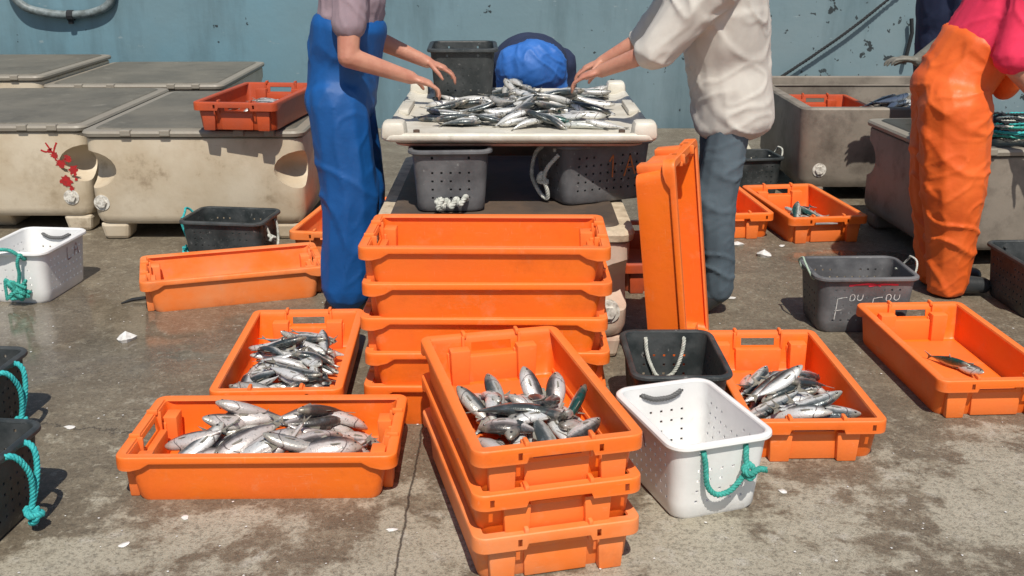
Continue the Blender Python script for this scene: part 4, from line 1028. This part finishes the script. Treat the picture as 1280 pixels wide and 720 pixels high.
# single fish with a look of their own
def lone(base, x, y, z, yaw, tilt, roll, which, s, label):
    M = base @ Matrix.Translation((x, y, z)) @ Matrix.Rotation(R(yaw), 4, 'Z') @ Matrix.Rotation(R(-tilt), 4, 'Y') @ Matrix.Rotation(R(roll), 4, 'X')
    return add_fish(M, which, s, label, None)
lone(CMx(T[2]), -.11, .03, .108, 254, -4, 66, 12, 1.40, 'largest grey fish lying across the top crate of the front three')
lone(CMx(T[2]), .035, -.050, .082, 12, 38, 90, 7, .92, 'pinkish fish sticking up in the top front crate, left one of the pair')
lone(CMx(T[2]), .015, -.105, .080, -18, 36, -90, 8, .88, 'pinkish fish sticking up in the top front crate, right one of the pair')
lone(CMx(T[2]), .035, .060, .082, 4, 36, -86, 14, .92, 'grey fish sticking up left of the leaning pinkish pair, top front crate')
lone(CMx(T[2]), -.01, .125, .080, 30, 25, 80, 13, .9, 'dark fish leaning on the left wall of the top front crate')
lone(CMx(T[2]), -.09, -.125, .082, -40, 22, 35, 10, 1.0, 'green backed fish pointing up by the right wall of the top front crate')
lone(CMx(cC), .045, -.025, .032, 212, 4, 30, 10, .95, 'green backed fish lying left in the nearly empty right crate')
lone(CMx(cC), -.01, -.065, .030, 200, 2, -60, 9, .9, 'green backed fish lying right in the nearly empty right crate')

# ---- scraps on the floor
def scrap(x, y, s, label, m=PAPER, seed=1, h=.25, name='paper_scrap', cat='scrap'):
    bm = bmesh.new(); n = 11; top = []; bot = []
    for k in range(n):
        a = 2*math.pi*k/n; r = s*(.6+.7*abs(noise.noise(Vector((math.cos(a)*1.3, math.sin(a)*1.3, seed*2.7)))))
        z = s*h*(.4+abs(noise.noise(Vector((seed, k*.9, 1)))))*1.0
        top.append(bm.verts.new((r*math.cos(a)*1.4, r*math.sin(a), z+.001))); bot.append(bm.verts.new((r*math.cos(a)*1.2, r*math.sin(a)*.85, .0005)))
    c = bm.verts.new((0, 0, s*h*1.5+.001)); cb = bm.verts.new((0, 0, .0005))
    for k in range(n):
        j = (k+1) % n; bm.faces.new((top[k], top[j], c)); bm.faces.new((bot[j], bot[k], cb)); bm.faces.new((top[k], bot[k], bot[j], top[j]))
    o = obj(name, bm, m); o.location = (x, y, 0); o.rotation_euler = (0, 0, seed*1.3); tag(o, label, cat); return o
scrap(-1.555, 3.98, .042, 'crumpled white paper on the wet floor left of the small-fish crate', seed=1, h=.6)
scrap(-1.46, 3.173, .018, 'white scrap on the floor between the front left crate and the left bins', seed=2)
scrap(-1.034, 2.459, .015, 'white scrap lowest on the floor before the front left crate', seed=3)
scrap(-.913, 2.60, .013, 'white ring shaped scrap just below the front left crate', seed=4)
scrap(-.328, 2.536, .013, 'white scrap on the floor left of the front three crates', seed=5)
scrap(1.285, 5.17, .045, 'white crumpled scrap before the crate of dark fish', seed=6, h=.5)
scrap(1.19, 5.38, .04, 'pale wet rag left of the larger scrap, near the jeans', seed=7, h=.3)
scrap(1.42, 5.35, .02, 'thin white scrap right below the crate of dark fish', seed=8)
scrap(.792, 2.747, .013, 'white scrap on the floor right of the white bin', seed=9)
scrap(.99, 4.50, .018, 'white scrap between the upright crate and the dark lettered bin', seed=10)
tw = bmesh.new(); tube(tw, [(-1.73,4.42,.004),(-1.69,4.45,.012),(-1.64,4.46,.016),(-1.60,4.47,.01)], lambda t: .003+.006*math.sin(t*3.1), 6)
tag(obj('twig', tw, ROPE_K), 'dark stick on the floor left of the askew crate', 'stick')
bs = bmesh.new(); tube(bs, spline([(1.60,5.00,.03),(1.75,5.02,.033),(1.88,4.93,.03),(1.97,4.80,.03)], 5), .012, 8)

bs.free()
# small fish scales and flakes strewn over the floor
bm = bmesh.new(); rs = random.Random(5)
for i in range(420):
    x, y = rs.uniform(-2.4, 2.2), rs.uniform(2.2, 5.4); s = rs.uniform(.0015, .0045); a = rs.uniform(0, 6)
    vs = [bm.verts.new((x+s*math.cos(a+k*1.2566)*rs.uniform(.7,1.3), y+s*math.sin(a+k*1.2566), .003+rs.uniform(0,.001))) for k in range(5)]; bm.faces.new(vs)
tag(obj('fish_scales', bm, PAPER), 'tiny pale fish scales and flakes strewn over the floor', 'scales', None, 'stuff')

# fish wholly buried under the others are left out
FISH = sorted((o for o in COL.objects if o.get('category') == 'fish'), key=lambda o: 0 if o.name == 'fish' else int(o.name.split('.')[-1]))
BURIED = [0, 1, 2, 4, 5, 7, 8, 9, 12, 15, 18, 19, 47, 49, 50, 57, 58, 59, 67, 72, 73, 76, 79, 80, 84, 113, 115, 118, 123, 134, 148, 149, 150, 151, 153, 155, 156, 158, 159, 160, 162, 163, 164, 165, 169, 174, 178, 179, 183, 202, 203, 204, 205, 206, 207, 208, 209, 210, 211, 212, 213, 214, 215, 216, 217, 219, 221, 222, 223, 225, 226, 232, 234, 248, 249, 251, 255, 256, 257, 260, 263, 269, 271, 273, 274, 275, 276, 279, 280, 282, 283, 285, 288, 294, 295, 299, 301, 302, 309, 312, 313, 315, 317, 320, 338, 346, 347, 350, 356, 397]
for q in BURIED:
    f = FISH[q]
    for c in list(f.children): bpy.data.objects.remove(c)
    bpy.data.objects.remove(f)

# ---- workers
person('worker in blue oilskin bib trousers reaching over the table from the left', dict(
    foot_c=(-0.695, 4.42), pelvis=(-0.705, 4.42, .93), chest=(-0.655, 4.42, 1.26), neck=(-0.595, 4.42, 1.45), head=(-0.515, 4.42, 1.60),
    shoL=(-0.625, 4.60, 1.37), elbL=(-0.595, 4.72, 1.12), wriL=(-0.375, 4.74, 1.02), shoR=(-0.625, 4.24, 1.37), elbR=(-0.635, 4.17, 1.10), wriR=(-0.405, 4.27, 1.01),
    hipL=(-0.705, 4.52, .90), kneL=(-0.685, 4.53, .50), ankL=(-0.715, 4.53, .095), hipR=(-0.705, 4.32, .90), kneR=(-0.675, 4.31, .50), ankR=(-0.705, 4.31, .095)),
    (1, 0, 0), [
    dict(name='shirt', mat=MAUVE, torso=(0, 1.15), sleeves='LR', sleeve_len=.55, e=.014, se=.022, vox=.009, wr=.008, ws=10, ridged=True),
    dict(name='bib_trousers', mat=BLUE_OIL, torso=(-.12, .80), hips=True, legs=.030, leg_r=[.128,.130,.124], hem=.03, e=.036, vox=.009, wr=.011, ws=6, ridged=True, stretch=(1,1,.7)),
    dict(name='boots', mat=BOOT, boots=True)],
    head_dir=(.9, .05, -.5), hands=(((1, .05, -.35), (.3, 0, 1), .7), ((1, .35, -.35), (.3, 0, 1), .8)))
person('worker in a loose off-white shirt and jeans, sorting from the right', dict(
    foot_c=(.88, 4.36), pelvis=(.89, 4.36, .93), chest=(.84, 4.36, 1.28), neck=(.76, 4.36, 1.47), head=(.66, 4.36, 1.60),
    shoL=(.76, 4.17, 1.38), elbL=(.56, 4.16, 1.13), wriL=(.36, 4.32, 1.03), shoR=(.78, 4.56, 1.38), elbR=(.60, 4.72, 1.14), wriR=(.40, 4.76, 1.02),
    hipL=(.89, 4.26, .90), kneL=(.84, 4.27, .50), ankL=(.88, 4.30, .095), hipR=(.89, 4.46, .90), kneR=(.88, 4.50, .50), ankR=(.92, 4.52, .095)),
    (-1, 0, 0), [
    dict(name='jeans', mat=JEANS, hips=True, legs=.012, leg_r=[.094,.088,.076], hem=.02, e=-.02, vox=.009, wr=.009, ws=8, ridged=True, stretch=(.9,.9,1.2)),
    dict(name='shirt', mat=SHIRT_OFF, torso=(-.30, 1.15), sleeves='LR', sleeve_len=1.12, e=.062, se=.030, vox=.009, smooth=5, wr=.015, ws=7, ridged=True, stretch=(1,1,1.0), wid=.95),
    dict(name='boots', mat=BOOT, boots=True)],
    head_dir=(-.9, .05, -.5), hands=(((-1, .35, -.35), (-.3, 0, 1), .7), ((-1, .1, -.4), (-.3, 0, 1), .7)))
person('bent worker behind the table in navy jumper and bright blue trousers', dict(
    foot_c=(.11, 6.15), pelvis=(.11, 6.12, .85), chest=(.11, 6.46, .84), neck=(.11, 6.64, .78), head=(.11, 6.78, .68),
    shoL=(-.07, 6.56, .81), elbL=(-.12, 6.60, .55), wriL=(-.06, 6.66, .32), shoR=(.29, 6.56, .81), elbR=(.34, 6.60, .55), wriR=(.28, 6.66, .32),
    hipL=(.01, 6.13, .81), kneL=(.0, 6.10, .48), ankL=(-.01, 6.16, .095), hipR=(.21, 6.13, .81), kneR=(.22, 6.10, .48), ankR=(.23, 6.16, .095)),
    (0, 1, -.05), [
    dict(name='oilskin_trousers', mat=mat('bright_blue_oilskin', (.02,.12,.42), .6, col2=(.04,.16,.50), scale=6, bump=.2, bscale=22), hips=True, torso=(-.15, .10), legs=.020, hem=-.04, e=.030, vox=.009, wr=.014, ws=9, ridged=True, balls=[((.11, 6.06, .845), (.15, .15, .16)), ((.03, 6.09, .84), (.125, .135, .14)), ((.19, 6.09, .84), (.125, .135, .14))]),
    dict(name='jumper', mat=NAVY, torso=(.10, 1.15), sleeves='LR', sleeve_len=1.9, e=.046, se=.016, wr=.006, ws=10, balls=[((.11, 6.24, .895), (.17, .12, .09))]),
    dict(name='boots', mat=BOOT, boots=True)],
    head_dir=(0, .5, -.9), hands=(((0, .3, -1), (-1, 0, 0), .5), ((0, .3, -1), (1, 0, 0), .5)))
person('worker in a pink-red T-shirt and orange oilskin trousers at the right', dict(
    foot_c=(1.97, 4.62), pelvis=(1.90, 4.62, .93), chest=(2.07, 4.62, 1.24), neck=(2.22, 4.62, 1.40), head=(2.36, 4.60, 1.50),
    shoL=(2.16, 4.81, 1.32), elbL=(2.26, 4.86, 1.04), wriL=(2.42, 4.72, .86), shoR=(2.10, 4.42, 1.33), elbR=(2.03, 4.36, 1.05), wriR=(2.22, 4.42, .88),
    hipL=(1.92, 4.71, .86), kneL=(1.95, 4.72, .50), ankL=(1.99, 4.70, .095), hipR=(1.89, 4.53, .86), kneR=(1.93, 4.52, .50), ankR=(1.97, 4.55, .095)),
    (1, 0, 0), [
    dict(name='t_shirt', mat=PINK, torso=(.42, 1.18), sleeves='LR', sleeve_len=.86, e=.036, se=.034, vox=.009, wr=.009, ws=10, ridged=True),
    dict(name='oilskin_trousers', mat=ORANGE_OIL, torso=(-.12, .53), hips=True, legs=.050, hem=-.03, e=.050, leg_r=[.160,.140,.104], vox=.009, smooth=6, wr=.015, ws=7, ridged=True, stretch=(.8,.8,1.1)),
    dict(name='bib', mat=ORANGE_OIL, balls=[((2.13, 4.62, 1.02), (.07, .13, .15)), ((2.2, 4.62, 1.14), (.05, .10, .12))], wr=.006),
    dict(name='boots', mat=BOOT, boots=True)],
    head_dir=(.8, 0, -.7), hands=(((1, -.3, -.6), (.5, 0, 1), .8), ((1, .2, -.6), (.5, 0, 1), .8)))
person('worker in dark navy with a grey glove, mostly hidden behind the one in orange', dict(
    foot_c=(2.42, 6.10), pelvis=(2.42, 6.10, .93), chest=(2.41, 6.10, 1.26), neck=(2.39, 6.10, 1.46), head=(2.35, 6.10, 1.61),
    shoL=(2.41, 5.91, 1.38), elbL=(2.47, 5.90, 1.08), wriL=(2.24, 5.93, .90), shoR=(2.41, 6.29, 1.38), elbR=(2.46, 6.34, 1.10), wriR=(2.48, 6.30, .84),
    hipL=(2.42, 6.01, .90), kneL=(2.41, 6.02, .50), ankL=(2.42, 6.03, .095), hipR=(2.42, 6.19, .90), kneR=(2.42, 6.18, .50), ankR=(2.42, 6.17, .095)),
    (-1, 0, 0), [
    dict(name='jumper', mat=NAVY, torso=(-.1, 1.15), sleeves='LR', sleeve_len=1.3, e=.022, se=.02, wr=.007, ws=10),
    dict(name='trousers', mat=mat('dark_trousers', (.03,.032,.036), .8, bump=.2), hips=True, legs=.014, hem=.0, e=.014, wr=.008, ws=9),
    dict(name='boots', mat=BOOT, boots=True)],
    head_dir=(-.9, 0, -.4), gloves=[('L', (-1, .05, .12), (.1, 0, 1), .6), ('R', (-.1, .1, -1), (-1, 0, 0), .6)])
